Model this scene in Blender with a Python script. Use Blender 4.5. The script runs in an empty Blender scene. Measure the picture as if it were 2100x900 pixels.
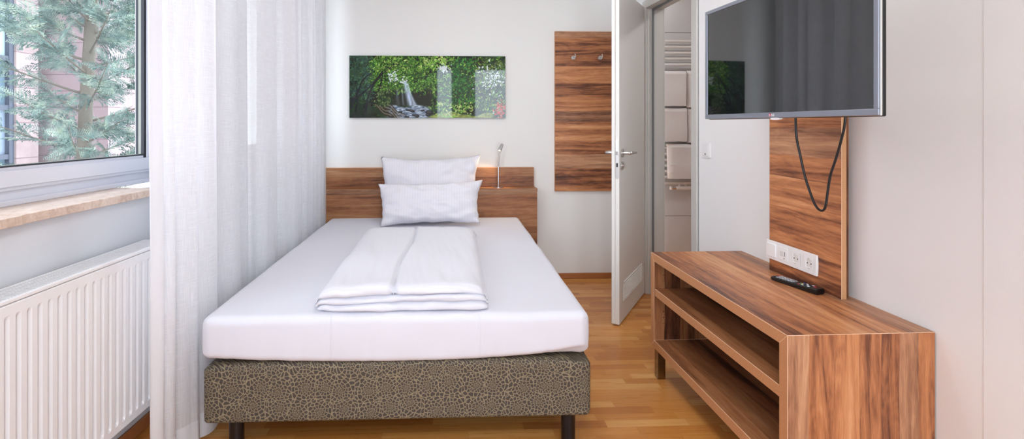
import bpy, bmesh, math, random
import numpy as np
from mathutils import Vector, Matrix

# ------------------------------------------------------------------ camera, world, light, exposure
SC = bpy.context.scene
COL = SC.collection
PI = math.pi
cam_d = bpy.data.cameras.new('camera'); cam = bpy.data.objects.new('camera', cam_d); COL.objects.link(cam)
cam.location = (0, 0, 1.22)
cam.rotation_euler = (PI/2, 0, -math.atan(40/1035))
cam_d.sensor_width = 36; cam_d.lens = 36*1035/2100
cam_d.shift_x = 85/2100; cam_d.shift_y = -193/2100
cam_d.clip_start = 0.02; cam_d.clip_end = 200
SC.camera = cam

w = bpy.data.worlds.new('sky'); SC.world = w; w.use_nodes = True
bg = w.node_tree.nodes['Background']
SKY = 7.0
bg.inputs[0].default_value = (0.89, 0.94, 1.0, 1); bg.inputs[1].default_value = SKY
SC.view_settings.view_transform = 'Standard'; SC.view_settings.look = 'None'
SC.view_settings.gamma = 1; SC.view_settings.use_curve_mapping = False
SC.view_settings.exposure = 0.80
SC.cycles.use_denoising = True
SC.cycles.max_bounces = 12; SC.cycles.diffuse_bounces = 6; SC.cycles.glossy_bounces = 4
SC.cycles.transmission_bounces = 8; SC.cycles.transparent_max_bounces = 12
SC.cycles.sample_clamp_indirect = 6
FILL_ROOM = 7.6      # base watts of the added ceiling fill lamps
FILL_BATH = 5.0  # added bathroom fill lamp, watts
LAMP_READING = 0.22

def portal(name, loc, rot, sx, sy):
    d = bpy.data.lights.new(name, 'AREA'); d.shape = 'RECTANGLE'; d.size = sx; d.size_y = sy
    d.cycles.is_portal = True
    o = bpy.data.objects.new(name, d); COL.objects.link(o); o.location = loc; o.rotation_euler = rot
    return o
TL = math.atan(0.05)          # the window wall stands a little askew
TR = math.atan(0.0213)
OL = Vector((-1.237, 2.12, 0)); OR = Vector((1.421, 3.618, 0))
def Lw(n, v, z=0):            # window-wall frame -> world
    return (OL.x + n*math.cos(TL) + v*math.sin(TL), OL.y - n*math.sin(TL) + v*math.cos(TL), z)
def Rw(n, v, z=0):            # television-wall frame (n positive into the wall)
    return (OR.x + n*math.cos(TR) - v*math.sin(TR), OR.y + n*math.sin(TR) + v*math.cos(TR), z)
portal('daylight_window_1', Lw(-0.25, -1.18, 1.75), (0, -PI/2, -TL), 1.5, 2.8)
portal('daylight_window_2', Lw(-0.25, .94, 1.75), (0, -PI/2, -TL), 1.5, 1.2)
portal('daylight_window_3', (-0.125, -1.78, 1.2), (PI/2, 0, 0), 0.42, 2.3)
portal('daylight_window_4', (0.85, -1.78, 1.2), (PI/2, 0, 0), 0.92, 2.3)

# ------------------------------------------------------------------ helpers
def meta(o, label=None, cat=None, group=None, kind=None):
    if label: o['label'] = label
    if cat: o['category'] = cat
    if group: o['group'] = group
    if kind: o['kind'] = kind
    return o
def thing(name, label, cat, loc=(0, 0, 0), rz=0, group=None, kind=None):
    o = bpy.data.objects.new(name, None); COL.objects.link(o)
    o.location = loc; o.rotation_euler = (0, 0, rz); o.empty_display_size = .05
    return meta(o, label, cat, group, kind)
def link(name, bm, mats, parent=None, smooth=False, loc=None, rz=None, label=None):
    me = bpy.data.meshes.new(name)
    bmesh.ops.recalc_face_normals(bm, faces=bm.faces[:])
    bm.to_mesh(me); bm.free()
    if not isinstance(mats, (list, tuple)): mats = [mats]
    for m in mats: me.materials.append(m)
    if smooth:
        me.polygons.foreach_set('use_smooth', [True]*len(me.polygons))
        if smooth == 'auto':
            try: me.set_sharp_from_angle(angle=math.radians(35))
            except Exception: pass
    o = bpy.data.objects.new(name, me); COL.objects.link(o)
    if parent: o.parent = parent
    if loc is not None: o.location = loc
    if rz is not None: o.rotation_euler = (0, 0, rz)
    if label: o['label'] = label
    return o
def B(): return bmesh.new()
def box(bm, x0, x1, y0, y1, z0, z1, mi=0, bev=0, seg=1, bev_mi=None, mf=None):
    t = bmesh.new()
    bmesh.ops.create_cube(t, size=1)
    for v in t.verts:
        v.co = Vector(((x0+x1)/2 + v.co.x*(x1-x0), (y0+y1)/2 + v.co.y*(y1-y0), (z0+z1)/2 + v.co.z*(z1-z0)))
    for f in t.faces: f.material_index = mf(f.normal) if mf else mi
    if bev:
        r = bmesh.ops.bevel(t, geom=t.edges[:], offset=bev, segments=seg, profile=.5, affect='EDGES')
        if bev_mi is not None:
            for f in r['faces']: f.material_index = bev_mi
    merge(bm, t)
def merge(bm, t, M=None):
    t.normal_update()
    m = {}
    for v in t.verts: m[v] = bm.verts.new(M @ v.co if M else v.co)
    for f in t.faces:
        try:
            g = bm.faces.new([m[v] for v in f.verts]); g.material_index = f.material_index; g.smooth = f.smooth
        except ValueError: pass
    t.free()
def prism(bm, poly, axis, a0, a1, mi=0, bev=0, seg=1, bev_mi=None, mf=None):
    """poly in the two remaining axes (x<y<z order), extruded along axis."""
    t = bmesh.new()
    def P(p, a):
        if axis == 'x': return (a, p[0], p[1])
        if axis == 'y': return (p[0], a, p[1])
        return (p[0], p[1], a)
    A = [t.verts.new(P(p, a0)) for p in poly]; C = [t.verts.new(P(p, a1)) for p in poly]
    t.faces.new(A); t.faces.new(C[::-1])
    n = len(poly)
    for i in range(n): t.faces.new([A[i], C[i], C[(i+1) % n], A[(i+1) % n]])
    bmesh.ops.recalc_face_normals(t, faces=t.faces[:]); t.normal_update()
    for f in t.faces: f.material_index = mf(f.normal) if mf else mi
    if bev:
        r = bmesh.ops.bevel(t, geom=t.edges[:], offset=bev, segments=seg, profile=.5, affect='EDGES')
        if bev_mi is not None:
            for f in r['faces']: f.material_index = bev_mi
    merge(bm, t)
def tube(bm, pts, r, seg=10, mi=0, cap=True):
    pts = [Vector(p) for p in pts]; n = len(pts)
    rs = r if isinstance(r, (list, tuple)) else [r]*n
    rings = []; ref = None
    for i, p in enumerate(pts):
        d = (pts[min(i+1, n-1)] - pts[max(i-1, 0)]).normalized()
        if ref is None:
            ref = Vector((0, 0, 1)) if abs(d.z) < .9 else Vector((1, 0, 0))
        u = (ref - d*ref.dot(d)).normalized(); v = d.cross(u); ref = u
        rings.append([bm.verts.new(p + (u*math.cos(2*PI*k/seg) + v*math.sin(2*PI*k/seg))*rs[i]) for k in range(seg)])
    for i in range(n-1):
        for k in range(seg):
            f = bm.faces.new([rings[i][k], rings[i][(k+1) % seg], rings[i+1][(k+1) % seg], rings[i+1][k]])
            f.material_index = mi; f.smooth = True
    if cap:
        for R_ in (rings[0], rings[-1]):
            f = bm.faces.new(R_); f.material_index = mi
def cyl(bm, p0, p1, r, seg=24, mi=0, r1=None):
    tube(bm, [p0, p1], [r, r if r1 is None else r1], seg, mi)
def smooth_path(pts, k=8):
    P = [Vector(p) for p in pts]; out = []
    P = [P[0]*2-P[1]] + P + [P[-1]*2-P[-2]]
    for i in range(1, len(P)-2):
        for j in range(k):
            t = j/k; a, b, c, d = P[i-1], P[i], P[i+1], P[i+2]
            out.append(.5*((2*b)+(c-a)*t+(2*a-5*b+4*c-d)*t*t+(3*b-a-3*c+d)*t**3))
    out.append(P[-2]); return out
def sheet(bm, fn, nu, nv, mi=0, closed_u=False):
    """grid of fn(i/nu, j/nv)"""
    V = [[bm.verts.new(fn(i/nu, j/nv)) for j in range(nv+1)] for i in range(nu+1)]
    for i in range(nu):
        for j in range(nv):
            f = bm.faces.new([V[i][j], V[i+1][j], V[i+1][j+1], V[i][j+1]]); f.material_index = mi; f.smooth = True
    return V
def rrect(w_, h_, r, seg=5, cx=0, cz=0):
    out = []
    for (sx, sz, a0) in ((1, 1, 0), (-1, 1, PI/2), (-1, -1, PI), (1, -1, 3*PI/2)):
        for k in range(seg+1):
            a = a0 + k/seg*PI/2
            out.append((cx + sx*(w_/2-r) + r*math.cos(a), cz + sz*(h_/2-r) + r*math.sin(a)))
    return out
def wall_cells(bm, n0, n1, v0, v1, z0, z1, holes, axis='y'):
    """wall slab with rectangular openings (va, vb, za, zb); axis = running direction"""
    vs = sorted({v0, v1, *[h[0] for h in holes], *[h[1] for h in holes]})
    for a, b in zip(vs, vs[1:]):
        hs = sorted([h for h in holes if h[0] <= a and h[1] >= b], key=lambda h: h[2])
        z = z0
        for h in hs:
            if h[2] > z:
                (box(bm, n0, n1, a, b, z, h[2]) if axis == 'y' else box(bm, a, b, n0, n1, z, h[2]))
            z = h[3]
        if z < z1: (box(bm, n0, n1, a, b, z, z1) if axis == 'y' else box(bm, a, b, n0, n1, z, z1))

# value noise for mesh shapes
_rs = np.random.RandomState(5); _G = _rs.rand(64, 64)
def vn(x, y):
    xi, yi = math.floor(x), math.floor(y); fx, fy = x-xi, y-yi
    fx = fx*fx*(3-2*fx); fy = fy*fy*(3-2*fy)
    g = lambda a, b: _G[a % 64, b % 64]
    return (g(xi, yi)*(1-fx)+g(xi+1, yi)*fx)*(1-fy)+(g(xi, yi+1)*(1-fx)+g(xi+1, yi+1)*fx)*fy - .5

# ------------------------------------------------------------------ materials
def srgb(r, g, b):
    f = lambda c: (c/255/12.92 if c/255 <= .04045 else ((c/255+.055)/1.055)**2.4)
    return (f(r), f(g), f(b), 1)
def mat(name, col=(200, 200, 200), rough=.5, metal=0, spec=.5, emit=None, es=0, coat=0):
    m = bpy.data.materials.new(name); m.use_nodes = True
    p = m.node_tree.nodes['Principled BSDF']
    p.inputs['Base Color'].default_value = srgb(*col)
    p.inputs['Roughness'].default_value = rough; p.inputs['Metallic'].default_value = metal
    p.inputs['Specular IOR Level'].default_value = spec
    if coat: p.inputs['Coat Weight'].default_value = coat; p.inputs['Coat Roughness'].default_value = .05
    if emit: p.inputs['Emission Color'].default_value = srgb(*emit); p.inputs['Emission Strength'].default_value = es
    return m
class N:
    def __init__(s, m): s.t = m.node_tree; s.p = s.t.nodes.get('Principled BSDF')
    def n(s, typ, **kw):
        o = s.t.nodes.new(typ)
        for k, v in kw.items(): setattr(o, k, v)
        return o
    def l(s, a, b): s.t.links.new(a, b)
    def math(s, op, a, b=None, c=None, clamp=False):
        o = s.n('ShaderNodeMath', operation=op); o.use_clamp = clamp
        for i, q in enumerate((a, b, c)):
            if q is None: continue
            if isinstance(q, (int, float)): o.inputs[i].default_value = q
            else: s.l(q, o.inputs[i])
        return o.outputs[0]
    def coords(s, kind='Object'): return s.n('ShaderNodeTexCoord').outputs[kind]
    def xyz(s, vec):
        o = s.n('ShaderNodeSeparateXYZ'); s.l(vec, o.inputs[0]); return o.outputs
    def comb(s, a, b, c=0):
        o = s.n('ShaderNodeCombineXYZ')
        for i, q in enumerate((a, b, c)):
            if isinstance(q, (int, float)): o.inputs[i].default_value = q
            else: s.l(q, o.inputs[i])
        return o.outputs[0]
    def noise(s, vec, scale=1, detail=3, rough=.5, dist=0, dim='3D'):
        o = s.n('ShaderNodeTexNoise'); o.noise_dimensions = dim
        s.l(vec, o.inputs['Vector']); o.inputs['Scale'].default_value = scale; o.inputs['Detail'].default_value = detail
        o.inputs['Roughness'].default_value = rough; o.inputs['Distortion'].default_value = dist
        return o.outputs['Fac']
    def white(s, vec, dim='2D'):
        o = s.n('ShaderNodeTexWhiteNoise'); o.noise_dimensions = dim
        s.l(vec, o.inputs['W' if dim == '1D' else 'Vector']); return o.outputs['Value']
    def ramp(s, fac, stops, interp='LINEAR'):
        o = s.n('ShaderNodeValToRGB'); s.l(fac, o.inputs[0]); e = o.color_ramp; e.interpolation = interp
        while len(e.elements) < len(stops): e.elements.new(.5)
        for q, (a, c) in zip(e.elements, stops):
            q.position = a; q.color = c if len(c) == 4 else (*c, 1)
        return o.outputs[0]
    def mix(s, fac, a, b, blend='MIX'):
        o = s.n('ShaderNodeMix', data_type='RGBA', blend_type=blend)
        for k, q in ((0, fac), (6, a), (7, b)):
            if isinstance(q, (int, float)): o.inputs[k].default_value = q
            elif isinstance(q, tuple): o.inputs[k].default_value = q
            else: s.l(q, o.inputs[k])
        return o.outputs[2]
    def bump(s, h, strength=.3, dist=.01):
        o = s.n('ShaderNodeBump'); s.l(h, o.inputs['Height']); o.inputs['Strength'].default_value = strength
        o.inputs['Distance'].default_value = dist; s.l(o.outputs[0], s.p.inputs['Normal']); return o
def wall_paint(name, col, bump=.12):
    m = mat(name, col, .85, spec=.2); q = N(m)
    q.bump(q.noise(q.coords(), 160, 3, .6), bump, .002)
    return m
def wood(name, grain, across, off=(0, 0), tone=1.0, band=.085, rough=.42):
    """walnut laminate: boards side by side, dark figure running along the grain"""
    m = mat(name, rough=rough, spec=.4); q = N(m)
    xyz = q.xyz(q.coords()); ax = 'xyz'.index
    g = q.math('ADD', xyz[ax(grain)], off[0]); a = q.math('ADD', xyz[ax(across)], off[1])
    a = q.math('ADD', a, q.math('MULTIPLY', q.math('SUBTRACT', q.noise(q.comb(q.math('MULTIPLY', g, 2.2), q.math('MULTIPLY', a, 4)), 1, 2), .5), .020))
    # boards of uneven width
    aw = q.math('ADD', q.math('DIVIDE', a, band), q.math('MULTIPLY', q.noise(q.comb(0.37, q.math('MULTIPLY', a, 3.0)), 1, 1), 2.5))
    bid = q.math('FLOOR', aw)
    tone_b = q.white(bid, '1D')
    sh = q.math('MULTIPLY', tone_b, 37.0)
    flow = q.noise(q.comb(q.math('ADD', q.math('MULTIPLY', g, 1.5), sh), q.math('MULTIPLY', a, 26), sh), 1, 7, .66, 1.1)
    dark = q.noise(q.comb(q.math('ADD', q.math('MULTIPLY', g, .8), sh), q.math('MULTIPLY', a, 12), sh), 1, 3, .5, .6)
    knot = q.noise(q.comb(q.math('MULTIPLY', g, 4.5), q.math('MULTIPLY', a, 17), sh), 1, 2, .5, 2.5)
    fine = q.noise(q.comb(q.math('MULTIPLY', g, 22), q.math('MULTIPLY', a, 520)), 1, 3, .65)
    f = q.math('ADD', q.math('MULTIPLY', flow, .80), q.math('MULTIPLY', q.math('SUBTRACT', tone_b, .5), .22))
    f = q.math('ADD', f, q.math('MULTIPLY', q.math('SUBTRACT', dark, .475), .54))
    f = q.math('ADD', f, q.math('MULTIPLY', q.math('SUBTRACT', knot, .5), .22))
    f = q.math('ADD', f, q.math('MULTIPLY', q.math('SUBTRACT', fine, .5), .26))
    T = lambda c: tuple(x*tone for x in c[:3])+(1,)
    c = q.ramp(f, [(.16, T(srgb(72, 40, 28))), (.27, T(srgb(112, 68, 46))), (.38, T(srgb(162, 103, 66))),
                   (.52, T(srgb(195, 132, 86))), (.74, T(srgb(222, 170, 124)))])
    cg = q.ramp(f, [(.16, T(srgb(68, 46, 38))), (.30, T(srgb(108, 78, 62))), (.48, T(srgb(156, 120, 96))), (.72, T(srgb(206, 166, 132)))])
    hue = q.math('MULTIPLY', q.math('GREATER_THAN', q.white(q.math('ADD', bid, 71.3), '1D'), .66), .55)
    c = q.mix(hue, c, cg)
    q.l(c, q.p.inputs['Base Color'])
    q.bump(fine, .08, .001)
    return m
def edge_wood(name, col=(208, 150, 106)):
    m = mat(name, col, .45, spec=.4); q = N(m)
    f = q.noise(q.coords(), 260, 2, .6)
    a = srgb(*col); b = tuple(x*.84 for x in a[:3])+(1,)
    q.l(q.ramp(f, [(.35, b), (.65, a)]), q.p.inputs['Base Color']); return m

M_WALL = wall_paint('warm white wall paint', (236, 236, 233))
M_WALL_L = wall_paint('shade-toned white plaster', (212, 215, 219))  # greyed: the window wall's shade is put into its colour
M_CEIL = mat('ceiling white', (240, 240, 238), .9)
M_WHITE = mat('white enamel', (236, 236, 238), .35)
M_PVC = mat('white window plastic', (218, 220, 228), .3)
M_DOOR = mat('light grey door laminate', (214, 212, 207), .45)
M_DOOREDGE = mat('white door edge', (236, 236, 232), .4)
M_FRAME = mat('painted door frame', (205, 204, 199), .4)
M_STEEL = mat('brushed steel', (205, 203, 200), .28, 1)
M_CHROME = mat('chrome', (225, 225, 228), .08, 1)
M_BLACK = mat('black plastic', (14, 14, 16), .35)
M_BLACKM = mat('black metal tube', (16, 16, 20), .3)
M_GASKET = mat('black rubber seal', (22, 24, 34), .5)
M_SPACER = mat('pale spacer bar', (150, 152, 142), .5)
M_SPACERD = mat('blue grey spacer bar', (26, 32, 42), .5)
M_PLASTIC = mat('white switch plastic', (244, 244, 244), .25)
M_PLASTICS = mat('shaded socket well plastic', (226, 224, 220), .3)
M_DARKHOLE = mat('dark contact hole', (40, 38, 36), .6)
M_SILVER = mat('silver television bezel', (150, 156, 168), .32, .6)
M_PALE = mat('glue line with painted highlight', (232, 196, 164), .45)  # edge glue line with its highlight painted in
M_EDGE = edge_wood('walnut edge band')
M_EDGE2 = edge_wood('oak edge band', (206, 156, 112))
M_SKIRT = edge_wood('oak skirting', (176, 112, 66))

def m_floor():
    m = mat('oak strip parquet', rough=.28, spec=.5); q = N(m)
    x, y, _ = q.xyz(q.coords())
    row = q.math('FLOOR', q.math('DIVIDE', y, .048))
    ro = q.white(row, '1D')
    xs = q.math('DIVIDE', q.math('ADD', x, q.math('MULTIPLY', ro, 3.1)), .34)
    colx = q.math('FLOOR', xs)
    rnd = q.white(q.comb(colx, row), '2D')
    gr = q.noise(q.comb(q.math('ADD', q.math('MULTIPLY', x, 5), q.math('MULTIPLY', rnd, 50)), q.math('MULTIPLY', y, 130), rnd), 1, 4, .6, .4)
    big = q.noise(q.coords(), 1.3, 2)
    f = q.math('ADD', q.math('MULTIPLY', rnd, .62), q.math('MULTIPLY', gr, .42))
    f = q.math('ADD', f, q.math('MULTIPLY', q.math('SUBTRACT', big, .5), .25))
    c = q.ramp(f, [(.10, srgb(168, 102, 46)), (.40, srgb(194, 127, 60)), (.70, srgb(206, 142, 72)), (1.0, srgb(228, 178, 112))])
    fy = q.math('FRACT', q.math('DIVIDE', y, .048)); fx = q.math('FRACT', xs)
    e = q.math('MINIMUM', q.math('MULTIPLY', fy, .048), q.math('MULTIPLY', fx, .34))
    gap = q.math('LESS_THAN', e, .0007)
    c = q.mix(q.math('MULTIPLY', gap, .45), c, srgb(110, 62, 30))
    q.l(c, q.p.inputs['Base Color'])
    q.l(q.math('ADD', .2, q.math('MULTIPLY', gr, .2)), q.p.inputs['Roughness'])
    q.bump(gr, .05, .001)
    return m
M_FLOOR = m_floor()

def m_linen(name, col=(236, 234, 240), stripes=None, creases=(), wr=.25, wscale=7):
    """white bed linen; satin stripes and pressed fold lines as relief"""
    m = mat(name, col, .75, spec=.25); q = N(m)
    q.p.inputs['Sheen Weight'].default_value = .15
    co = q.coords(); x, y, z = q.xyz(co)
    h = q.math('MULTIPLY', q.noise(co, wscale, 4, .5, .6), wr)
    h = q.math('ADD', h, q.math('MULTIPLY', q.noise(co, 900, 2), .02))
    for ax, c0, wd in creases:
        v = (x, y, z)[ax]
        d = q.math('ABSOLUTE', q.math('SUBTRACT', v, c0))
        h = q.math('ADD', h, q.math('MULTIPLY', q.math('SUBTRACT', 1, q.math('DIVIDE', d, wd), clamp=True), .14))
    q.bump(h, .5, .02)
    if stripes:
        v = (x, y, z)[stripes[0]]
        s = q.math('GREATER_THAN', q.math('SINE', q.math('MULTIPLY', v, 2*PI/stripes[1])), 0.1)
        a = srgb(*col); b = srgb(*[int(k*.985) for k in col])
        q.l(q.mix(s, a, b), q.p.inputs['Base Color'])
        q.l(q.math('SUBTRACT', .8, q.math('MULTIPLY', s, .2)), q.p.inputs['Roughness'])
    return m
M_SHEET = m_linen('white fitted sheet', (216, 217, 226), None, ((0, .30, .006), (0, -.24, .005), (1, 2.33, .006)), .22, 5)
M_PILLOW = m_linen('white satin striped pillowcase', (230, 229, 236), (0, .018), (), .3, 9)
M_DUVET = m_linen('white satin striped duvet cover', (220, 221, 229), (1, .020), (), .3, 8)
M_TOWEL = mat('white terry towel', (236, 228, 224), .95, spec=.1)
_q = N(M_TOWEL); _q.bump(_q.noise(_q.coords(), 420, 3, .7), .5, .004)

def m_bedbase():
    m = mat('floral mosaic bed fabric', rough=.7, spec=.3); q = N(m)
    co = q.coords(); x, y, z = q.xyz(co)
    u = q.math('ADD', x, y)
    p = q.comb(u, z)
    big = q.n('ShaderNodeTexVoronoi'); big.voronoi_dimensions = '2D'; big.inputs['Scale'].default_value = 12.5
    big.inputs['Randomness'].default_value = .55
    q.l(p, big.inputs['Vector'])
    d = q.n('ShaderNodeVectorMath', operation='SUBTRACT'); q.l(p, d.inputs[0]); q.l(big.outputs['Position'], d.inputs[1])
    dx, dy, _ = q.xyz(d.outputs[0])
    r = q.math('SQRT', q.math('ADD', q.math('MULTIPLY', dx, dx), q.math('MULTIPLY', dy, dy)))
    ang = q.math('MULTIPLY', q.math('ARCTAN2', dy, dx), 15/(2*PI))
    sh = q.math('MULTIPLY', q.white(big.outputs['Color'], '3D'), 20)
    pv = q.comb(q.math('ADD', ang, sh), q.math('MULTIPLY', q.math('POWER', r, .8), 48))
    v = q.n('ShaderNodeTexVoronoi'); v.voronoi_dimensions = '2D'; v.feature = 'DISTANCE_TO_EDGE'
    v.inputs['Scale'].default_value = 1.0; v.inputs['Randomness'].default_value = .8
    q.l(pv, v.inputs['Vector'])
    v2 = q.n('ShaderNodeTexVoronoi'); v2.voronoi_dimensions = '2D'; v2.feature = 'DISTANCE_TO_EDGE'
    v2.inputs['Scale'].default_value = 12.5; v2.inputs['Randomness'].default_value = .55; q.l(p, v2.inputs['Vector'])
    lines = q.math('LESS_THAN', v.outputs['Distance'], .105)
    lines = q.math('MAXIMUM', lines, q.math('LESS_THAN', v2.outputs['Distance'], .012))
    weave = q.noise(q.comb(q.math('MULTIPLY', u, 900), q.math('MULTIPLY', z, 900)), 1, 1)
    a = q.mix(weave, srgb(64, 57, 53), srgb(82, 74, 68)); b = q.mix(weave, srgb(122, 112, 90), srgb(152, 141, 114))
    q.l(q.mix(lines, a, b), q.p.inputs['Base Color'])
    q.bump(q.math('ADD', lines, weave), .25, .002)
    return m
M_BASE = m_bedbase()

def m_curtain(name, open_=.26, hem=False):
    m = bpy.data.materials.new(name); m.use_nodes = True; t = m.node_tree; t.nodes.remove(t.nodes['Principled BSDF'])
    q = N(m); out = t.nodes['Material Output']
    co = q.coords(); x, y, z = q.xyz(co)
    # slubby open weave
    a = q.noise(q.comb(q.math('MULTIPLY', y, 420), q.math('MULTIPLY', z, 11)), 1, 3, .6)
    b = q.noise(q.comb(q.math('MULTIPLY', y, 12), q.math('MULTIPLY', z, 420)), 1, 3, .6)
    wv = q.math('MAXIMUM', a, b)
    al = q.math('ADD', open_, q.math('MULTIPLY', q.math('SUBTRACT', .56, wv), .55), clamp=True)
    col = q.mix(wv, srgb(243, 244, 248), srgb(252, 253, 255))
    d = q.n('ShaderNodeBsdfDiffuse'); q.l(col, d.inputs[0])
    tr = q.n('ShaderNodeBsdfTranslucent'); q.l(col, tr.inputs[0])
    tp = q.n('ShaderNodeBsdfTransparent')
    m1 = q.n('ShaderNodeMixShader'); m1.inputs[0].default_value = .50; q.l(d.outputs[0], m1.inputs[1]); q.l(tr.outputs[0], m1.inputs[2])
    m2 = q.n('ShaderNodeMixShader')
    if hem: m2.inputs[0].default_value = open_
    else: q.l(al, m2.inputs[0])
    q.l(m1.outputs[0], m2.inputs[1]); q.l(tp.outputs[0], m2.inputs[2])
    q.l(m2.outputs[0], out.inputs[0])
    return m
M_CURT = m_curtain('sheer white linen curtain', .15)
M_HEM = m_curtain('doubled curtain hem', .04, True)

def m_glass(name, tint=(.93, .96, .98)):
    m = bpy.data.materials.new(name); m.use_nodes = True; t = m.node_tree; t.nodes.remove(t.nodes['Principled BSDF'])
    q = N(m); tp = q.n('ShaderNodeBsdfTransparent'); tp.inputs[0].default_value = (*tint, 1)
    g = q.n('ShaderNodeBsdfGlossy'); g.inputs['Roughness'].default_value = .01
    fr = q.n('ShaderNodeFresnel'); ge = q.n('ShaderNodeNewGeometry')
    q.l(q.math('ADD', 1.45, q.math('MULTIPLY', ge.outputs['Backfacing'], 1/1.45-1.45)), fr.inputs[0])
    mx = q.n('ShaderNodeMixShader'); q.l(fr.outputs[0], mx.inputs[0]); q.l(tp.outputs[0], mx.inputs[1]); q.l(g.outputs[0], mx.inputs[2])
    q.l(mx.outputs[0], t.nodes['Material Output'].inputs[0]); return m
M_GLASS = m_glass('clear window glass', (.80, .83, .86))
M_SCREEN = mat('black glossy screen', (6, 6, 8), .02, spec=1.0, coat=.5)

# ------------------------------------------------------------------ room shell
H = 2.60
bm = B(); box(bm, -1.75, 3.2, -1.9, 4.5, -.2, 0)
meta(link('floor', bm, M_FLOOR), 'honey oak strip parquet floor under the bed and cabinet', 'floor', kind='structure')
bm = B(); box(bm, -1.75, 3.2, -1.9, 4.5, H, H+.2)
meta(link('ceiling', bm, M_CEIL), 'plain white ceiling above the bedroom', 'ceiling', kind='structure')
bm = B(); box(bm, -1.60, 1.42, 3.992, 4.12, 0, H)
meta(link('wall_back', bm, M_WALL), 'off-white wall behind the headboard with picture and coat panel', 'wall', kind='structure')
W1 = (-2.60, .3, .933, 2.50); W2 = (.345, 1.57, .933, 2.50)
bm = B(); wall_cells(bm, -.236, 0, -3.9, 1.90, 0, H, [W1, W2])
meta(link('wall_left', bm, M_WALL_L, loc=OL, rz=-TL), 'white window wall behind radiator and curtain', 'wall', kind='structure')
bm = B(); wall_cells(bm, 0, .113, -5.4, .40, 0, H, [(-.70, 0, 0, 2.085)])
box(bm, -.0016, .001, -5.4, -2.282, 0, H)
meta(link('wall_right', bm, wall_paint('white paint cooled against bounce', (242, 243, 243)), loc=OR, rz=TR), 'off-white wall carrying the television, with doorway to the bathroom', 'wall', kind='structure')  # cooler, lighter wall colour offsets the warm bounced light
bm = B(); wall_cells(bm, -1.86, -1.60, -1.7, 1.7, 0, H, [(-.32, .07, .05, 2.335), (.40, 1.30, .05, 2.335)], 'x')
meta(link('wall_front', bm, M_WALL), 'white wall with tall windows behind the viewer', 'wall', kind='structure')
bm = B(); box(bm, .0, .190, .02, .22, 0, H)  # wall pier, kept apart from the left wall mesh
meta(link('wall_pier', bm, M_WALL_L, loc=OL, rz=-TL), 'white wall pier between the two side windows, behind the curtain', 'wall pier', kind='structure')
# skirtings
bm = B(); box(bm, .66, 1.41, 3.979, 3.992, .001, .044, bev=.003, seg=2)
meta(link('baseboard_back', bm, M_SKIRT), 'low oak skirting along the wall behind the headboard', 'skirting board', kind='structure')
bm = B(); box(bm, .190, .202, .008, .232, .001, .044, bev=.003); box(bm, .0, .190, .008, .02, .001, .044); box(bm, 0, .012, -3.6, .008, .001, .05, bev=.003)
box(bm, 0, .012, .232, 1.84, .001, .044)
meta(link('baseboard_left', bm, M_SKIRT, loc=OL, rz=-TL), 'oak skirting under the radiator', 'skirting board', kind='structure')
bm = B(); box(bm, -.012, 0, -4.9, -.78, .001, .044, bev=.003); box(bm, -.012, 0, .03, .36, .001, .044, bev=.003)
meta(link('baseboard_right', bm, M_SKIRT, loc=OR, rz=TR), 'oak skirting along the television wall', 'skirting board', kind='structure')

# ------------------------------------------------------------------ windows
def frame_ring(bm, n0, n1, va, vb, za, zb, wd, mi=0, bev=.002):
    box(bm, n0, n1, va, vb, za, za+wd, mi, bev); box(bm, n0, n1, va, vb, zb-wd, zb, mi, bev)
    box(bm, n0, n1, va, va+wd, za+wd, zb-wd, mi, bev); box(bm, n0, n1, vb-wd, vb, za+wd, zb-wd, mi, bev)
def window(name, label, va, vb, mullions=()):
    t = thing(name, label, 'window', OL, -TL, kind='structure')
    z0, z1 = .961, 2.50
    bm = B(); frame_ring(bm, -.2005, -.172, va, vb, z0, z1, .052); 
    box(bm, -.195, -.150, va, vb, z0, z0+.018, 0, .002)
    for mv in mullions: box(bm, -.2005, -.172, mv-.03, mv+.03, z0, z1, 0, .002)
    link('outer_frame', bm, M_PVC, t)
    edges = [va+.018, *mullions, vb-.018]
    for a, b in zip(edges, edges[1:]):
        bm = B()
        za, zb = z0+.048, z1-.018
        wd = .078
        frame_ring(bm, -.199, -.160, a, b, za, zb, wd, 0, .002)
        frame_ring(bm, -.158, -.152, a+.012, b-.012, za+.012, zb-.012, wd-.024, 0, .0025)
        s = link('sash', bm, M_PVC, t)
        A_, B_, C_, D_ = a+wd-.016, b-wd+.016, za+wd-.016, zb-wd+.016
        def ring3(n0, n1, h0, h1):
            bm = B(); box(bm, n0, n1, A_+.0166, B_-.0166, C_+h0, C_+h1); box(bm, n0, n1, A_, B_, D_-.0165, D_)
            box(bm, n0, n1, A_, A_+.0165, C_, D_-.0165); box(bm, n0, n1, B_-.0165, B_, C_, D_-.0165); return bm
        link('rubber_seal', ring3(-.1705, -.1575, .0150, .0190), M_GASKET, s)
        link('glazing_bead', ring3(-.1830, -.1708, .0150, .0200), M_SPACER, s)
        link('spacer_bar', ring3(-.1950, -.1833, .0150, .0170), M_SPACERD, s)
        bm = B(); box(bm, -.1975, -.1960, a+wd-.01, b-wd+.01, za+wd-.01, zb-wd+.01); link('glass_pane', bm, M_GLASS, s)
    return t
window('window_1', 'wide white framed window beside the radiator looking onto a conifer', W1[0], W1[1], (-1.15,))
window('window_2', 'white framed window glowing behind the sheer curtain', W2[0], W2[1])
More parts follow.
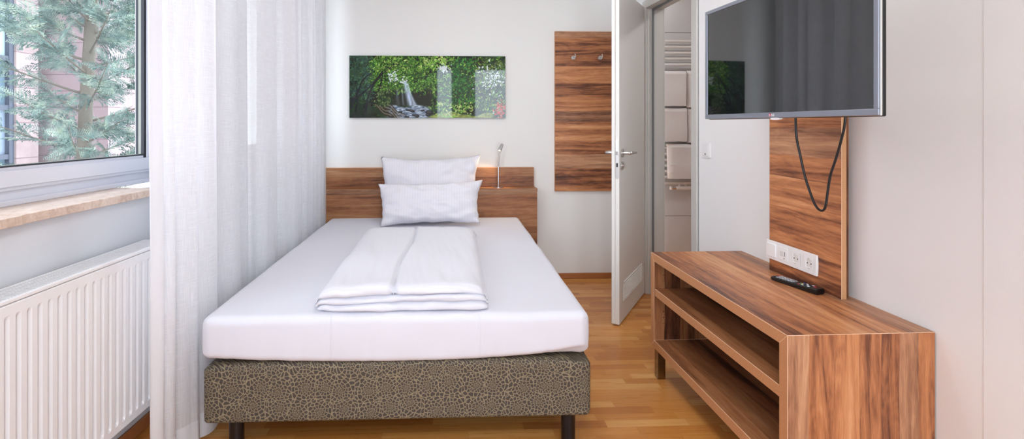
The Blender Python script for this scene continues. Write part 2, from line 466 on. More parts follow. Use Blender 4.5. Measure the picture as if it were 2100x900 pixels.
for k, (a, b) in enumerate(((-.32, .07), (.40, 1.30))):
    t = thing('window_%d' % (k+3), ('narrow' if k == 0 else 'broad')+' tall window in the wall behind the viewer', 'window', (0, -1.7, 0), kind='structure')
    bm = B()
    for (x0, x1, z0, z1) in ((a, b, .05, .11), (a, b, 2.275, 2.335), (a, a+.06, .11, 2.275), (b-.06, b, .11, 2.275)):
        box(bm, x0, x1, -.03, .03, z0, z1, 0, .003)
    link('outer_frame', bm, M_PVC, t)
    bm = B(); box(bm, a+.055, b-.055, -.003, 0, .105, 2.28); link('glass_pane', bm, M_GLASS, t)

# window sill, stone
def m_stone():
    m = mat('beige limestone', rough=.35); q = N(m)
    f = q.noise(q.coords(), 22, 6, .65, 1.2); g = q.noise(q.coords(), 90, 3)
    c = q.ramp(q.math('ADD', q.math('MULTIPLY', f, .8), q.math('MULTIPLY', g, .2)), [(.3, srgb(184, 158, 138)), (.5, srgb(214, 192, 174)), (.7, srgb(230, 214, 200))])
    q.l(c, q.p.inputs['Base Color']); return m
M_STONE = m_stone()
def sill(label, va, vb, n1=.026, dz=0):
    bm = B(); box(bm, -.170, n1, va, vb, .933+dz, .961+dz, 0, .002, 2)
    meta(link('window_sill', bm, M_STONE, loc=OL, rz=-TL), label, 'window sill')
sill('polished beige limestone window sill, long slab nearer the curtain', -.608, .02)
sill('polished beige limestone window sill slab at the left edge of the photo', -2.6, -.610, .029, -.0012)
bm = B(); box(bm, -.170, -.002, .347, 1.568, .933, .961, 0, .002)
meta(link('window_sill', bm, M_STONE, loc=OL, rz=-TL), 'limestone sill hidden behind the sheer curtain', 'window sill')

# ------------------------------------------------------------------ radiator
t = thing('radiator', 'white ribbed panel radiator with slotted top under the window', 'radiator', OL, -TL)
ra, rb, rz0, rz1, rn = -1.50, -.055, .170, .752, .120
pitch = .0335
bm = B()
zs = [rz0, rz0+.002, .196, .206, .214, .700, .708, .716, .722, rz1-.004, rz1]
def rib(v, z):      # pressed grooves
    p = ((v-ra-.03) % pitch)/pitch
    # groove share of the pitch is the narrower part
    def g(p):
        if p < .06: return 0
        if p < .16: return (p-.06)/.10
        if p < .44: return 1
        if p < .56: return 1-(p-.44)/.12
        return 0
    e = min(1, max(0, (z-.196)/.018), max(0, (.722-z)/.010))
    if v < ra+.03 or v > rb-.03: e = 0
    edge = .003 if z in (rz0, rz1) else 0
    return rn - .014*g(p)*e - edge
vs = [ra]; v = ra+.03
while v < rb-.03:
    vs += [v+pitch*k for k in (.06, .16, .44, .56)]; v += pitch
vs += [rb]
V = [[bm.verts.new((rib(v+1e-6, z), v, z)) for z in zs] for v in vs]
for i in range(len(vs)-1):
    for j in range(len(zs)-1): bm.faces.new([V[i][j], V[i+1][j], V[i+1][j+1], V[i][j+1]])
box(bm, rn-.022, rn-.013, ra, rb, rz0, rz1)
link('front_panel', bm, M_WHITE, t)
bm = B(); box(bm, .020, .030, ra, rb, rz0, rz1, 0, .002); link('back_panel', bm, M_WHITE, t)
bm = B()
for i in range(34):
    v = ra+.03+i*.042; box(bm, .0305, rn-.0225, v, v+.0012, rz0+.02, rz1-.02)
link('convector_fins', bm, M_WHITE, t)
bm = B()
box(bm, rn-.010, rn+.0015, ra, rb, .754, .765, 0, .002, 2); box(bm, .018, .026, ra, rb, .757, .765, 0, .001)
for n_ in (.048, .072): box(bm, n_, n_+.003, ra+.002, rb-.002, .759, .7648)
v = ra
while v < rb-.004:
    box(bm, .026, rn-.010, v, v+.0042, .7595, .7645); v += .0098
link('top_grille', bm, M_WHITE, t)
for v_ in (ra-.003, rb):
    bm = B(); box(bm, .018, rn, v_, v_+.003, rz0, .764, 0, .001); link('side_cover', bm, M_WHITE, t)
for v_ in (ra+.15, rb-.15):
    bm = B(); box(bm, 0.0, .020, v_, v_+.03, .3, .7); link('wall_bracket', bm, M_WHITE, t)

# ------------------------------------------------------------------ curtain
t = thing('curtain', 'floor-length sheer white linen curtain hanging left of the bed', 'curtain', (0, 0, 0))
random.seed(11)
CY0, CY1 = 1.765, 3.785
folds = []
yy = CY0
for wd, am, pk in ((.07, .45, .6), (.055, .5, .6), (.095, .75, .7), (.115, 1.0, .82), (.20, .95, .86), (.15, .75, .80), (.26, 1.05, .88), (.14, .7, .78), (.23, 1.0, .87),
                   (.17, .85, .82), (.20, 1.0, .86), (.13, .7, .8), (.13, .8, .8), (.10, .7, .75)):
    folds.append((yy, wd, am, random.uniform(-.6, .6), pk)); yy += wd
def cfold(s):
    """sideways offset of the cloth at running place s (metres along y)"""
    for (a, wd, am, tl, pk) in folds:
        if a <= s < a+wd:
            p = (s-a)/wd
            p = p/pk*.5 if p < pk else .5+(p-pk)/(1-pk)*.5
            c = (1-math.cos(2*PI*p))/2
            return am*(c**.8), tl
    return 0, 0
def tuck(s):
    """pulls the cloth back over itself between two folds"""
    for (a, wd, am, tl, pk) in folds:
        if a <= s < a+wd:
            p = (s-a)/wd; return -.36*wd*math.sin(2*PI*(p/pk*.5 if p < pk else .5+(p-pk)/(1-pk)*.5))*min(1, am)*min(1, (s-CY0)/.1)
    return 0
def cpoint(u, z):
    s = CY0+u*(CY1-CY0)
    k = 1-z/2.52                                  # 0 at the rail, 1 at the floor
    o, tl = cfold(s)
    amp = .088*(.80+.25*k)*(1 if s > 1.95 else .8)
    x = -1.040 + (s-CY0)*.020 + amp*o + .005*vn(s*6, z*1.3) + .006*math.sin(s*62)*(.4+k)
    y = s + .03*k*tl*o + tuck(s) + .012*math.sin(s*9)*k
    if u < .12: x += .018*(1-u/.12)*k; y -= .012*(1-u/.12)*k
    if u > .93: x += (u-.93)/.07*.022
    return Vector((min(x, -.930), y, z))
bm = B(); HEM = .105
nu = 640
sheet(bm, lambda u, v: cpoint(u, HEM+(2.52-HEM)*v), nu, 34)
link('curtain_cloth', bm, M_CURT, t, True)
bm = B(); sheet(bm, lambda u, v: cpoint(u, .012+(HEM-.012)*v)+Vector((.0012, 0, 0)), nu, 3)
sheet(bm, lambda u, v: cpoint(u, .012+(HEM-.012)*v)+Vector((-.0012, 0, 0)), nu, 3)
link('hem', bm, M_HEM, t, True)
bm = B(); sheet(bm, lambda u, v: cpoint(u*.022, .012+2.508*v)+Vector((.002, -.001, 0)), 12, 34)
link('side_hem', bm, M_HEM, t, True)
t = thing('curtain_rail', 'white curtain track fixed to the ceiling', 'curtain rail', (-1.0, 0, 0))
bm = B(); box(bm, -.02, .05, 1.2, 3.9, 2.53, 2.60, 0, .002); link('track', bm, M_WHITE, t)

# ------------------------------------------------------------------ bed
BX0, BX1, BY0, BY1 = -.904, .514, 1.858, 3.836
bed = thing('bed', 'double bed base in brown and olive mosaic fabric on black legs', 'bed', ((BX0+BX1)/2, (BY0+BY1)/2, 0))
def rbox(bm, hx, hy, z0, z1, r, nx, ny, nz, fn=None, mi=0):
    """rounded block with evenly spaced faces; fn may displace a point"""
    hz = (z1-z0)/2; cz = (z0+z1)/2; V = {}
    def P(i, j, k):
        key = (i, j, k)
        if key not in V:
            p = Vector((-hx+2*hx*i/nx, -hy+2*hy*j/ny, -hz+2*hz*k/nz))
            q_ = Vector((max(-hx+r, min(hx-r, p.x)), max(-hy+r, min(hy-r, p.y)), max(-hz+min(r, hz), min(hz-min(r, hz), p.z))))
            d = p-q_
            if d.length > 1e-9: p = q_+d.normalized()*r*min(1, d.length/r*1.0 if d.length < r else 1)
            p.z += cz
            if fn: p = fn(p)
            V[key] = bm.verts.new(p)
        return V[key]
    def F(a):
        try: f = bm.faces.new(a); f.smooth = True; f.material_index = mi
        except ValueError: pass
    for i in range(nx):
        for j in range(ny):
            for k in (0, nz): F([P(i, j, k), P(i+1, j, k), P(i+1, j+1, k), P(i, j+1, k)])
    for i in range(nx):
        for k in range(nz):
            for j in (0, ny): F([P(i, j, k), P(i+1, j, k), P(i+1, j, k+1), P(i, j, k+1)])
    for j in range(ny):
        for k in range(nz):
            for i in (0, nx): F([P(i, j, k), P(i, j+1, k), P(i, j+1, k+1), P(i, j, k+1)])
hx, hy = (BX1-BX0)/2, (BY1-BY0)/2
bm = B(); rbox(bm, hx+.004, hy-.006, .132, .353, .020, 90, 110, 24, lambda p: p+Vector((.006, 0, -.02*max(0, (p.z-.323)/.03)*(abs(p.x)/hx)**8)))
link('upholstered_box', bm, M_BASE, bed, True)
for (lx, ly) in ((-.603, -.935), (.642, -.935), (-.603, .88), (.642, .88)):
    bm = B(); cyl(bm, (lx, ly, .135), (lx, ly, .0), .0265, 28); 
    link('leg', bm, M_BLACKM, bed, 'auto')
def mfn(p):
    x, y, z = p
    front = max(0, min(1, (-y-hy+.12)/.12))
    low = max(0, min(1, (.46-z)/.09)); rim = max(0, min(1, (-y-hy+.018)/.016))
    # sheet pulled down in the middle of the foot end, lifted at the corner
    p.z += rim*low*(-.030*(1-(x/hx)**2) + .030*max(0, (x/hx))**4 - .002)
    side = max(0, min(1, (abs(x)-hx+.06)/.06))
    p.z += side*low*.008*math.sin(y*9+x)
    b = 1-((z-.45)/.09)**2
    out = .006*max(0, b)
    if front > .3 and abs(x) < hx-.02: p.y -= out+.006*vn(x*9, z*7)*max(0, b)
    if side > .5: p.x += math.copysign(out+.004*vn(y*7, z*6), x)
    if z > .50:
        p.z += .006*vn(x*2.2, y*2.0)+.0035*vn(x*7+3, y*5)
        # soft puckers running over the foot edge
        p.z += .0025*front*vn(x*26, 1.3)
    if low > 0: 
        q_ = low*(.006*vn(x*18, 4.1)+.004*vn(x*40, 2.2))
        if front > .3: p.y -= q_
        if side > .5: p.x += math.copysign(.006*vn(y*16, 3.3)*low, x)
        p.y += .014*max(0, (.39-z)/.02)*front
    return p
mt = thing('mattress', 'mattress in a white fitted sheet lying on the mosaic fabric bed base', 'mattress', ((BX0+BX1)/2, (BY0+BY1)/2, 0))
bm = B(); rbox(bm, hx, hy, .364, .524, .030, 150, 180, 22, mfn)
link('fitted_sheet', bm, M_SHEET, mt, True)

# headboard
hb = thing('headboard', 'walnut headboard with shelf ledge behind the pillows', 'headboard', (-.19, 3.992, 0))
WH1 = wood('walnut headboard', 'x', 'z', (.3, .07), .66, .11)
WH2 = wood('walnut headboard upper', 'x', 'z', (2.1, .43), .62, .09)
def mf_xz(n): return 0 if abs(n.y) > .8 else 1
bm = B(); box(bm, -.84, .843, -.037, -.003, .737, .889, mf=mf_xz, bev=.0012, bev_mi=1); link('upper_board', bm, [WH2, M_EDGE], hb)
M_TOPS = wood('walnut headboard shelf', 'x', 'y', (1.1, .2), .78)
bm = B(); box(bm, -.84, .852, -.152, -.003, .712, .737, mf=lambda n: 2 if n.z > .8 else mf_xz(n), bev=.0012, bev_mi=1); link('ledge', bm, [WH1, M_EDGE, M_TOPS], hb)
bm = B(); box(bm, -.84, .850, -.150, -.128, .02, .7115, mf=mf_xz, bev=.0012, bev_mi=1); link('front_board', bm, [WH1, M_EDGE], hb)
bm = B(); box(bm, .828, .849, -.1275, -.003, .02, .7115, 0, .001); link('side_board', bm, [wood('walnut headboard end', 'z', 'y', (0, 0), .8)], hb)

# pillows
def pillow(name, label, loc, w_, h_, th, tilt, seed, roll=0):
    random.seed(seed); o1, o2 = random.random()*9, random.random()*9
    bm = B(); n1, n2 = 72, 44
    def fn(side):
        def f(u, v):
            a, b = 2*u-1, 2*v-1
            x = a*w_/2*(1-.07*(1-b*b)*abs(a)**3)*(.955+.045*b) ; y_ = b*h_/2*(1-.15*(1-a*a)*abs(b)**3)
            # ears at the corners
            prof = max(0, (1-a**4))**.6*max(0, (1-abs(b)**3.2))**.62
            cr = .014*vn(a*4+o1, b*4+o2)+.010*vn(a*9+o2+b*3, b*5+o1-a*2)+.006*math.sin(14*(a*b)+o2)*min(1, a*a+b*b)
            rad = .005*math.sin(9*math.atan2(b, a)*1.3+o1)*min(1, (a*a+b*b))
            z = side*(th/2*prof) + side*(cr+rad)*prof**.5*1.2 + .012*vn(a*2.3+o2, b*1.5)*(1-prof)
            x += .010*vn(b*5+o1, 2)*abs(a)**3; y_ += .008*vn(a*6+o2, 5)*abs(b)**3
            return Vector((x, y_, z))
        return f
    V1 = sheet(bm, fn(1), n1, n2); V2 = sheet(bm, fn(-1), n1, n2)
    bmesh.ops.remove_doubles(bm, verts=bm.verts[:], dist=.0004)
    R_ = Matrix.Rotation(math.radians(roll), 4, 'Y') @ Matrix.Rotation(tilt, 4, 'X')
    bmesh.ops.transform(bm, matrix=R_, verts=bm.verts[:])
    return meta(link(name, bm, M_PILLOW, None, True, loc=loc), label, 'pillow', 'white pillows at the head of the bed')
pillow('pillow', 'white striped pillow standing upright against the headboard, the rear and higher one', (-.154, 3.762, .768), .752, .46, .13, math.radians(78), 3, -.8)
pillow('pillow', 'white striped pillow leaning in front of the other, the front and lower one', (-.145, 3.545, .676), .748, .315, .15, math.radians(62), 8, -1.6)

# folded duvet
du = thing('duvet', 'white striped duvet folded into a flat packet on the mattress', 'duvet', (-.183, 2.478, .5275))
def duvet():
    bm = B()
    # outline in (y, z): foot end has three fold lobes
    y0, y1 = -.575, .60
    out = [(y1-.01, .004), (y1+.005, .030), (y1, .060), (y1-.03, .082)]
    for k in range(1, 24): out.append((y1-.03-(y1-y0-.07)*k/24, .086+.004*math.sin(k*.5)))
    out += [(y0+.035, .088), (y0+.012, .083), (y0-.004, .072), (y0-.007, .062), (y0+.004, .055), (y0+.030, .054),
            (y0+.004, .051), (y0-.010, .046), (y0-.014, .038), (y0-.006, .030), (y0+.026, .0285), (y0-.004, .0265),
            (y0-.020, .022), (y0-.026, .012), (y0-.018, .003), (y0+.02, .001)]
    n = 96; W2_ = .330
    rows = []
    for i in range(n+1):
        a = 2*i/n-1
        e = 1-abs(a)**14
        row = []
        for (y, z) in out:
            lat = a*W2_*(.985+.035*y)
            front = max(0, min(1, (y0+.06-y)/.06))
            zz = z*(.30+.70*e**.5) if z > .002 else z
            if abs(a) > .97: zz = z*.5
            # surface undulation
            if z > .07:
                zz += .011*vn(a*3+1, y*4)+.007*vn(a*7+y*6, y*7-a*4+2)+.0035*vn(a*22+y*9, y*6)+.007*max(0, -y)*0
                # groove where the two halves meet
                gx = -.055 + .0*y - .085*(y-.0)*0
                gc = -.030+.012*math.sin(y*5)
                dd_ = a*W2_-gc
                zz += .010*math.exp(-abs(dd_)/.05)*(1 if dd_ > 0 else .2)-.020*math.exp(-(dd_/.009)**2)
            lobes = .010*vn(a*5+z*30, 3+z*60)*front
            yy_ = y+lobes+.008*math.sin(a*5+z*40)*front
            if z > .05 and front > 0:
                yy_ += .016*math.exp(-((a*W2_+.035)/.016)**2)
            if front > 0:
                yy_ += front*(.030*max(0, a)**8+.012*abs(min(0, a))**8) + front*.010*vn(a*3.1+4, z*25)
                zz += front*math.sin(PI*min(1, z/.088))*(.014*vn(a*2.6+9, z*22)+.006*vn(a*9+2, z*40))
            bul = .008*math.sin(PI*min(1, z/.088))*(1 if abs(a) > .9 else 0)
            lat += math.copysign(bul, a)+.006*vn(y*5, a*2)*abs(a)
            if a < -.9 and z < .05: lat += .012*(1-z/.05)
            row.append(bm.verts.new((lat, yy_, max(0.0005, zz))))
        rows.append(row)
    m_ = len(out)
    for i in range(n):
        for j in range(m_):
            f = bm.faces.new([rows[i][j], rows[i+1][j], rows[i+1][(j+1) % m_], rows[i][(j+1) % m_]]); f.smooth = True
    bm.faces.new(rows[0]); bm.faces.new(rows[-1][::-1])
    return bm
link('duvet_cover', duvet(), M_DUVET, du, True)

# ------------------------------------------------------------------ reading lamp
lp = thing('reading_lamp', 'slim chrome reading lamp with lit bulb on the headboard ledge', 'lamp', (.367, 3.910, .7372))
bm = B(); cyl(bm, (0, 0, 0), (0, 0, .006), .041, 40); link('lamp_base', bm, M_STEEL, lp, 'auto')
bm = B(); tube(bm, [(0, 0, .006), (0, 0, .17)], .0055, 16); link('lamp_pole', bm, M_CHROME, lp, 'auto')
bm = B(); neck = smooth_path([(0, 0, .165), (.001, -.002, .20), (.006, -.005, .25), (.016, -.008, .30), (.032, -.012, .338)], 6)
tube(bm, neck, .0062, 14); link('flexible_neck', bm, M_BLACKM if False else M_STEEL, lp, 'auto')
hd = Vector((.020, -.018, .315)); dr = Vector((-.42, -.30, -.86)).normalized()
bm = B(); pts = [hd-dr*.028, hd-dr*.024, hd, hd+dr*.030, hd+dr*.0302, hd+dr*.012]
tube(bm, pts, [.006, .012, .0145, .017, .0150, .0145], 28, cap=False); link('lamp_head', bm, M_CHROME, lp, 'auto')
bm = B(); bmesh.ops.create_uvsphere(bm, u_segments=20, v_segments=12, radius=.0125)
bmesh.ops.translate(bm, verts=bm.verts[:], vec=hd+dr*.021)
link('bulb', bm, mat('warm glowing bulb', (255, 220, 170), .4, emit=(255, 196, 130), es=7), lp, True)
ld = bpy.data.lights.new('reading_light', 'SPOT'); ld.energy = LAMP_READING*8; ld.color = (1, .72, .45); ld.spot_size = 2.2; ld.spot_blend = .6; ld.shadow_soft_size = .012
lo = bpy.data.objects.new('reading_light', ld); COL.objects.link(lo); lo.parent = lp; lo.location = hd+dr*.038
lo.rotation_euler = dr.to_track_quat('-Z', 'Y').to_euler()

# ------------------------------------------------------------------ picture
def paint_picture(Wp, Hp):
    rs = np.random.RandomState(3)
    yy, xx = np.mgrid[0:Hp, 0:Wp]; u = xx/(Wp-1); v = 1-yy/(Hp-1)   # v up
    img = np.zeros((Hp, Wp, 3)); img[:] = np.array([26, 44, 26])
    def sm(a, b, t): t = np.clip((t-a)/(b-a), 0, 1); return t*t*(3-2*t)
    def noise(sx, sy):
        g = rs.rand(int(Hp/sy)+3, int(Wp/sx)+3); gy = yy/sy; gx = xx/sx
        i = gy.astype(int); j = gx.astype(int); fy = gy-i; fx = gx-j; fy = fy*fy*(3-2*fy); fx = fx*fx*(3-2*fx)
        return (g[i, j]*(1-fx)+g[i, j+1]*fx)*(1-fy)+(g[i+1, j]*(1-fx)+g[i+1, j+1]*fx)*fy
    big = noise(40, 30)
    img *= (.6+1.1*big)[..., None]
    def stamp(cx, cy, rl, rw, ang, col, al=1.0):
        x0, x1 = int(max(0, cx-rl-1)), int(min(Wp, cx+rl+2)); y0, y1 = int(max(0, cy-rl-1)), int(min(Hp, cy+rl+2))
        if x0 >= x1 or y0 >= y1: return
        X, Y = np.meshgrid(np.arange(x0, x1)-cx, np.arange(y0, y1)-cy)
        a = X*math.cos(ang)+Y*math.sin(ang); b = -X*math.sin(ang)+Y*math.cos(ang)
        m = ((a/rl)**2+(b/rw)**2) < 1
        img[y0:y1, x0:x1][m] = img[y0:y1, x0:x1][m]*(1-al)+np.array(col)*al
    def leaves(n, ub, vb, cols, r=(2, 6), clump=0.5):
        c = None
        for k in range(n):
            if c is None or rs.rand() > clump: c = (rs.uniform(*ub)*Wp, (1-rs.uniform(*vb))*Hp)
            cx = c[0]+rs.randn()*9; cy = c[1]+rs.randn()*7
            if not (ub[0]*Wp-6 <= cx <= ub[1]*Wp+6 and (1-vb[1])*Hp-6 <= cy <= (1-vb[0])*Hp+6): continue
            col = np.array(cols[rs.randint(len(cols))])*rs.uniform(.75, 1.15)
            stamp(cx, cy, rs.uniform(*r), rs.uniform(.8, 2.0), rs.rand()*PI, np.clip(col, 0, 255))
    D = [(20, 46, 30), (30, 60, 30), (16, 34, 28)]; G = [(52, 98, 36), (70, 124, 44), (40, 84, 34), (88, 146, 52)]
    L = [(120, 176, 66), (150, 196, 84), (104, 160, 60)]; Y = [(176, 200, 110), (196, 210, 140)]
    leaves(900, (0, 1), (0, 1), D+G[:1], (3, 7))
    leaves(1500, (.12, .55), (.45, 1), G+L[:1]); leaves(1100, (.5, 1), (.1, 1), G+L[:2]); leaves(500, (0, .15), (.3, 1), [(48, 88, 62), (66, 112, 72), (40, 70, 62)])
    # pale canopy gaps on the left; window reflections painted in on the right
    for (cu, cv, ru, rv, n) in ((.60, .80, .04, .08, 50), (.90, .66, .09, .22, 150), (.28, .66, .03, .10, 60), (.35, .56, .02, .08, 30)):
        for k in range(n):
            stamp((cu+rs.randn()*ru*.5)*Wp, (1-(cv+rs.randn()*rv*.5))*Hp, rs.uniform(1, 4.5), rs.uniform(1, 3.5), rs.rand()*PI, (214, 226, 226))
    leaves(620, (.78, 1), (.15, .95), [(92, 120, 60), (60, 92, 40), (140, 160, 80), (44, 62, 30)], (1.5, 4.5)); leaves(500, (.66, .80), (.25, .95), [(22, 70, 38), (40, 110, 46), (60, 140, 60)], (2, 7))
    # dark hollow behind the fall
    m = sm(.25, .30, u)*(1-sm(.50, .55, u))*sm(.16, .22, v)*(1-sm(.42, .52, v))*.85
    img[:] = img*(1-m[..., None])+np.array([24, 28, 24])*m[..., None]
    leaves(260, (.26, .48), (.40, .72), G+L, (2, 6))
    # waterfall
    st = noise(2.2, 60)
    def ribbon(c0, c1, w0, w1, va, vb, bright):
        c = c0+(c1-c0)*np.clip((vb-v)/(vb-va), 0, 1)**1.6; wd = w0+(w1-w0)*np.clip((vb-v)/(vb-va), 0, 1)
        m = np.exp(-((u-c)/wd)**2*1.6)*(sm(va-.02, va+.02, v))*(1-sm(vb-.04, vb, v))*(.45+.9*st)*bright
        m = np.clip(m, 0, 1)[..., None]; img[:] = img*(1-m)+np.array([196, 216, 240])*m
    ribbon(.355, .40, .010, .030, .19, .60, 1.0); ribbon(.37, .425, .008, .012, .19, .58, .8)
    ribbon(.305, .31, .012, .016, .20, .48, .35); ribbon(.335, .345, .006, .010, .2, .5, .35)
    # pool and rocks
    pool = sm(.22, .27, u)*(1-sm(.49, .53, u))*(1-sm(.17, .205, v+.02*np.sin(u*40)))
    pn = noise(7, 2.5)
    c = np.array([70, 86, 110])+(pn[..., None]**1.3)*np.array([150, 150, 140])
    img[:] = img*(1-pool[..., None])+c*pool[..., None]
    for (a, b, r1, r2) in ((.385, .125, 15, 4), (.40, .11, 9, 4), (.325, .10, 7, 3), (.42, .045, 13, 4), (.43, .03, 7, 5), (.365, .02, 9, 3), (.465, .12, 8, 3), (.51, .09, 14, 8), (.50, .05, 9, 5), (.27, .03, 13, 6), (.24, .06, 9, 5)):
        stamp(a*Wp, (1-b)*Hp, r1, r2, .1, (34, 36, 40)); stamp(a*Wp-2, (1-b)*Hp-2, r1*.6, r2*.35, .1, (92, 96, 98), .7)
    # mossy bank
    bank = (1-sm(.055, .075, v-.03*np.sin(u*22)-.01*np.sin(u*60)))*sm(.49, .53, u)*(1-sm(.90, .95, u))
    mn = noise(5, 3)
    c = np.array([96, 112, 52])+mn[..., None]*np.array([70, 66, 40])
    img[:] = img*(1-bank[..., None])+c*bank[..., None]
    # roots at the left of the pool
    for k in range(9):
        x0 = .15+k*.014; 
        for tt in np.linspace(0, 1, 60): stamp((x0+.10*tt)*Wp, (1-(.20-.18*tt+.02*math.sin(tt*7+k)))*Hp, 1.6, 1.6, 0, (120, 112, 92) if k % 2 else (44, 38, 34), .8)
    # trunks and boughs
    def bough(pts, r0, r1, col):
        P = smooth_path([(a, b, 0) for a, b in pts], 30)
        for i, p in enumerate(P):
            r = r0+(r1-r0)*i/len(P); stamp(p.x*Wp, (1-p.y)*Hp, r, r, 0, col)
    dk = (24, 26, 32)
    bough([(.01, .16), (.05, .40), (.09, .62), (.14, .72)], 3.5, 1.6, dk); bough([(.0, .28), (.06, .36), (.12, .48), (.20, .72), (.24, .98)], 3.2, 1.4, dk)
    bough([(.10, .10), (.12, .35), (.17, .60), (.27, .84), (.36, .96)], 4.0, 1.2, dk); bough([(.03, .02), (.05, .3), (.04, .6)], 2.6, 1.2, dk)
    bough([(.14, .2), (.20, .55), (.22, .8), (.30, .99)], 2.8, 1.0, dk); bough([(.16, .55), (.24, .80), (.42, .80)], 1.6, .7, dk)
    bough([(.70, .05), (.69, .4), (.71, .8)], 1.4, 1.0, (40, 44, 30)); bough([(.82, .25), (.90, .45), (.99, .60)], 1.3, .7, (60, 60, 40)); bough([(.80, .6), (.88, .75), (.97, .95)], 1.2, .6, (56, 58, 36))
    leaves(330, (.14, .5), (.74, 1.0), G+L+Y[:1], (2, 6)); leaves(160, (.17, .25), (.2, .5), [(110, 130, 80), (60, 88, 50)], (1.5, 4))
    leaves(150, (.55, .78), (.0, .25), L+Y, (2, 7)); leaves(120, (.48, .62), (.85, 1), L+Y, (2, 6))
    # reflection of something red, painted into the print's lower right corner
    for k in range(130): stamp((.965+rs.randn()*.018)*Wp, (1-(.13+rs.randn()*.07))*Hp, rs.uniform(1, 4), rs.uniform(.8, 2.2), rs.rand()*PI, (196, 62, 40))
    leaves(60, (.93, 1), (.0, .3), [(60, 70, 30), (200, 204, 190), (40, 40, 24)], (1.2, 3))
    return np.clip(img, 0, 255)
pc = thing('wall_picture', 'panoramic forest waterfall picture mounted frameless above the headboard', 'picture', (-.182, 3.992, 1.5215))
PW, PH = 1.222, .487
bm = B(); box(bm, -PW/2, PW/2, -.021, -.0165, -PH/2, PH/2, 0, .0008); link('acrylic_panel', bm, mat('dark panel edge', (150, 165, 160), .2), pc)
for sx in (-.45, .45):
    bm = B(); box(bm, sx-.03, sx+.03, -.0163, -.0003, -.12, .12); link('wall_spacer', bm, M_STEEL, pc)
NX, NY = 520, 208
img = paint_picture(NX+1, NY+1)[::-1]     # row 0 = bottom
lin = np.where(img/255 <= .04045, img/255/12.92, ((img/255+.055)/1.055)**2.4)
me = bpy.data.meshes.new('printed_image')
gx, gz = np.meshgrid(np.linspace(-PW/2+.001, PW/2-.001, NX+1), np.linspace(-PH/2+.001, PH/2-.001, NY+1))
co = np.stack([gx.ravel(), np.full(gx.size, -.0213), gz.ravel()], 1)
idx = np.arange((NX+1)*(NY+1)).reshape(NY+1, NX+1)
fc = np.stack([idx[:-1, :-1], idx[:-1, 1:], idx[1:, 1:], idx[1:, :-1]], -1).reshape(-1, 4)
me.vertices.add(len(co)); me.vertices.foreach_set('co', co.ravel())
me.loops.add(fc.size); me.loops.foreach_set('vertex_index', fc.ravel().astype(np.int32))
me.polygons.add(len(fc)); me.polygons.foreach_set('loop_start', np.arange(0, fc.size, 4, dtype=np.int32))
me.update(calc_edges=True); me.validate()
ca = me.color_attributes.new('print', 'FLOAT_COLOR', 'POINT')
ca.data.foreach_set('color', np.concatenate([lin.reshape(-1, 3), np.ones((lin.shape[0]*lin.shape[1], 1))], 1).ravel().astype(np.float32))
mp = mat('glossy acrylic print', rough=.03, spec=.5); q = N(mp); at = q.n('ShaderNodeAttribute', attribute_name='print')
q.l(at.outputs['Color'], q.p.inputs['Base Color'])
me.materials.append(mp)
o = bpy.data.objects.new('printed_image', me); COL.objects.link(o); o.parent = pc

# ------------------------------------------------------------------ coat panel with hooks
cp = thing('coat_panel', 'tall walnut wall panel for coats behind the open door', 'coat panel', (1.07, 3.992, .698))
WC = wood('walnut coat panel', 'x', 'z', (4.3, 1.25), 1.0, .12)
bm = B(); box(bm, -.248, .248, -.024, -.0005, 0, 1.267, mf=mf_xz, bev=.001, bev_mi=1); link('board', bm, [WC, M_EDGE], cp)
for hxx in (-.1075, .1075):
    bm = B()
    cyl(bm, (hxx, -.0245, 1.055), (hxx, -.030, 1.055), .013, 28)
    cyl(bm, (hxx, -.030, 1.055), (hxx, -.050, 1.055), .0055, 16)
    ring = [(hxx+.012*math.cos(a)*1.0, -.052, 1.055+.012*math.sin(a)) for a in np.linspace(0, 2*PI, 25)]
    tube(bm, ring, .0045, 10, cap=False)
    tube(bm, smooth_path([(hxx+.008, -.052, 1.062), (hxx+.014, -.058, 1.068), (hxx+.011, -.060, 1.084)], 5), .0035, 10)
    bmesh.ops.create_uvsphere(bm, u_segments=12, v_segments=8, radius=.0055, matrix=Matrix.Translation((hxx+.0145, -.057, 1.064)))
    link('coat_hook', bm, M_STEEL, cp, 'auto')

# ------------------------------------------------------------------ door, frame, bathroom behind
tr = thing('trim_1', 'grey-white door frame around the bathroom doorway', 'door frame', OR, TR, kind='structure')
bm = B()
# lining
box(bm, -.006, .119, .0005, .03, 0, 2.085, 0, .001) if False else None
for (va, vb) in ((-.022, -.0005), (-.6995, -.678)):
    box(bm, -.004, .117, va, vb, 0, 2.084, 0, .0015)
box(bm, -.004, .117, -.678, -.022, 2.062, 2.084, 0, .0015)
link('frame_lining', bm, M_FRAME, tr)
bm = B()
for (va, vb) in ((-.020, .040), (-.745, -.682)):
    box(bm, -.016, -.0045, va, vb, 0, 2.125, 0, .003, 2); box(bm, .1175, .128, va, vb, 0, 2.125, 0, .003, 2)
box(bm, -.016, -.0045, -.682, -.020, 2.066, 2.125, 0, .003, 2); box(bm, .1175, .128, -.682, -.020, 2.066, 2.125, 0, .003, 2)
link('architrave', bm, M_FRAME, tr)
bm = B()
box(bm, .030, .042, -.036, -.0225, 0, 2.0615); box(bm, .030, .042, -.6775, -.664, 0, 2.0615); box(bm, .030, .042, -.664, -.036, 2.048, 2.0615)
link('door_seal', bm, mat('grey door seal', (120, 122, 124), .5), tr)

hinge = Vector((1.400, 3.604, 0)); free = Vector((1.0208, 3.0274, 0))
dv = (free-hinge); DW = dv.length; ang = math.atan2(dv.y, dv.x)
dr_ = thing('door_1', 'open light grey bathroom door with steel lever handle and vent', 'door', hinge, ang, kind='structure')
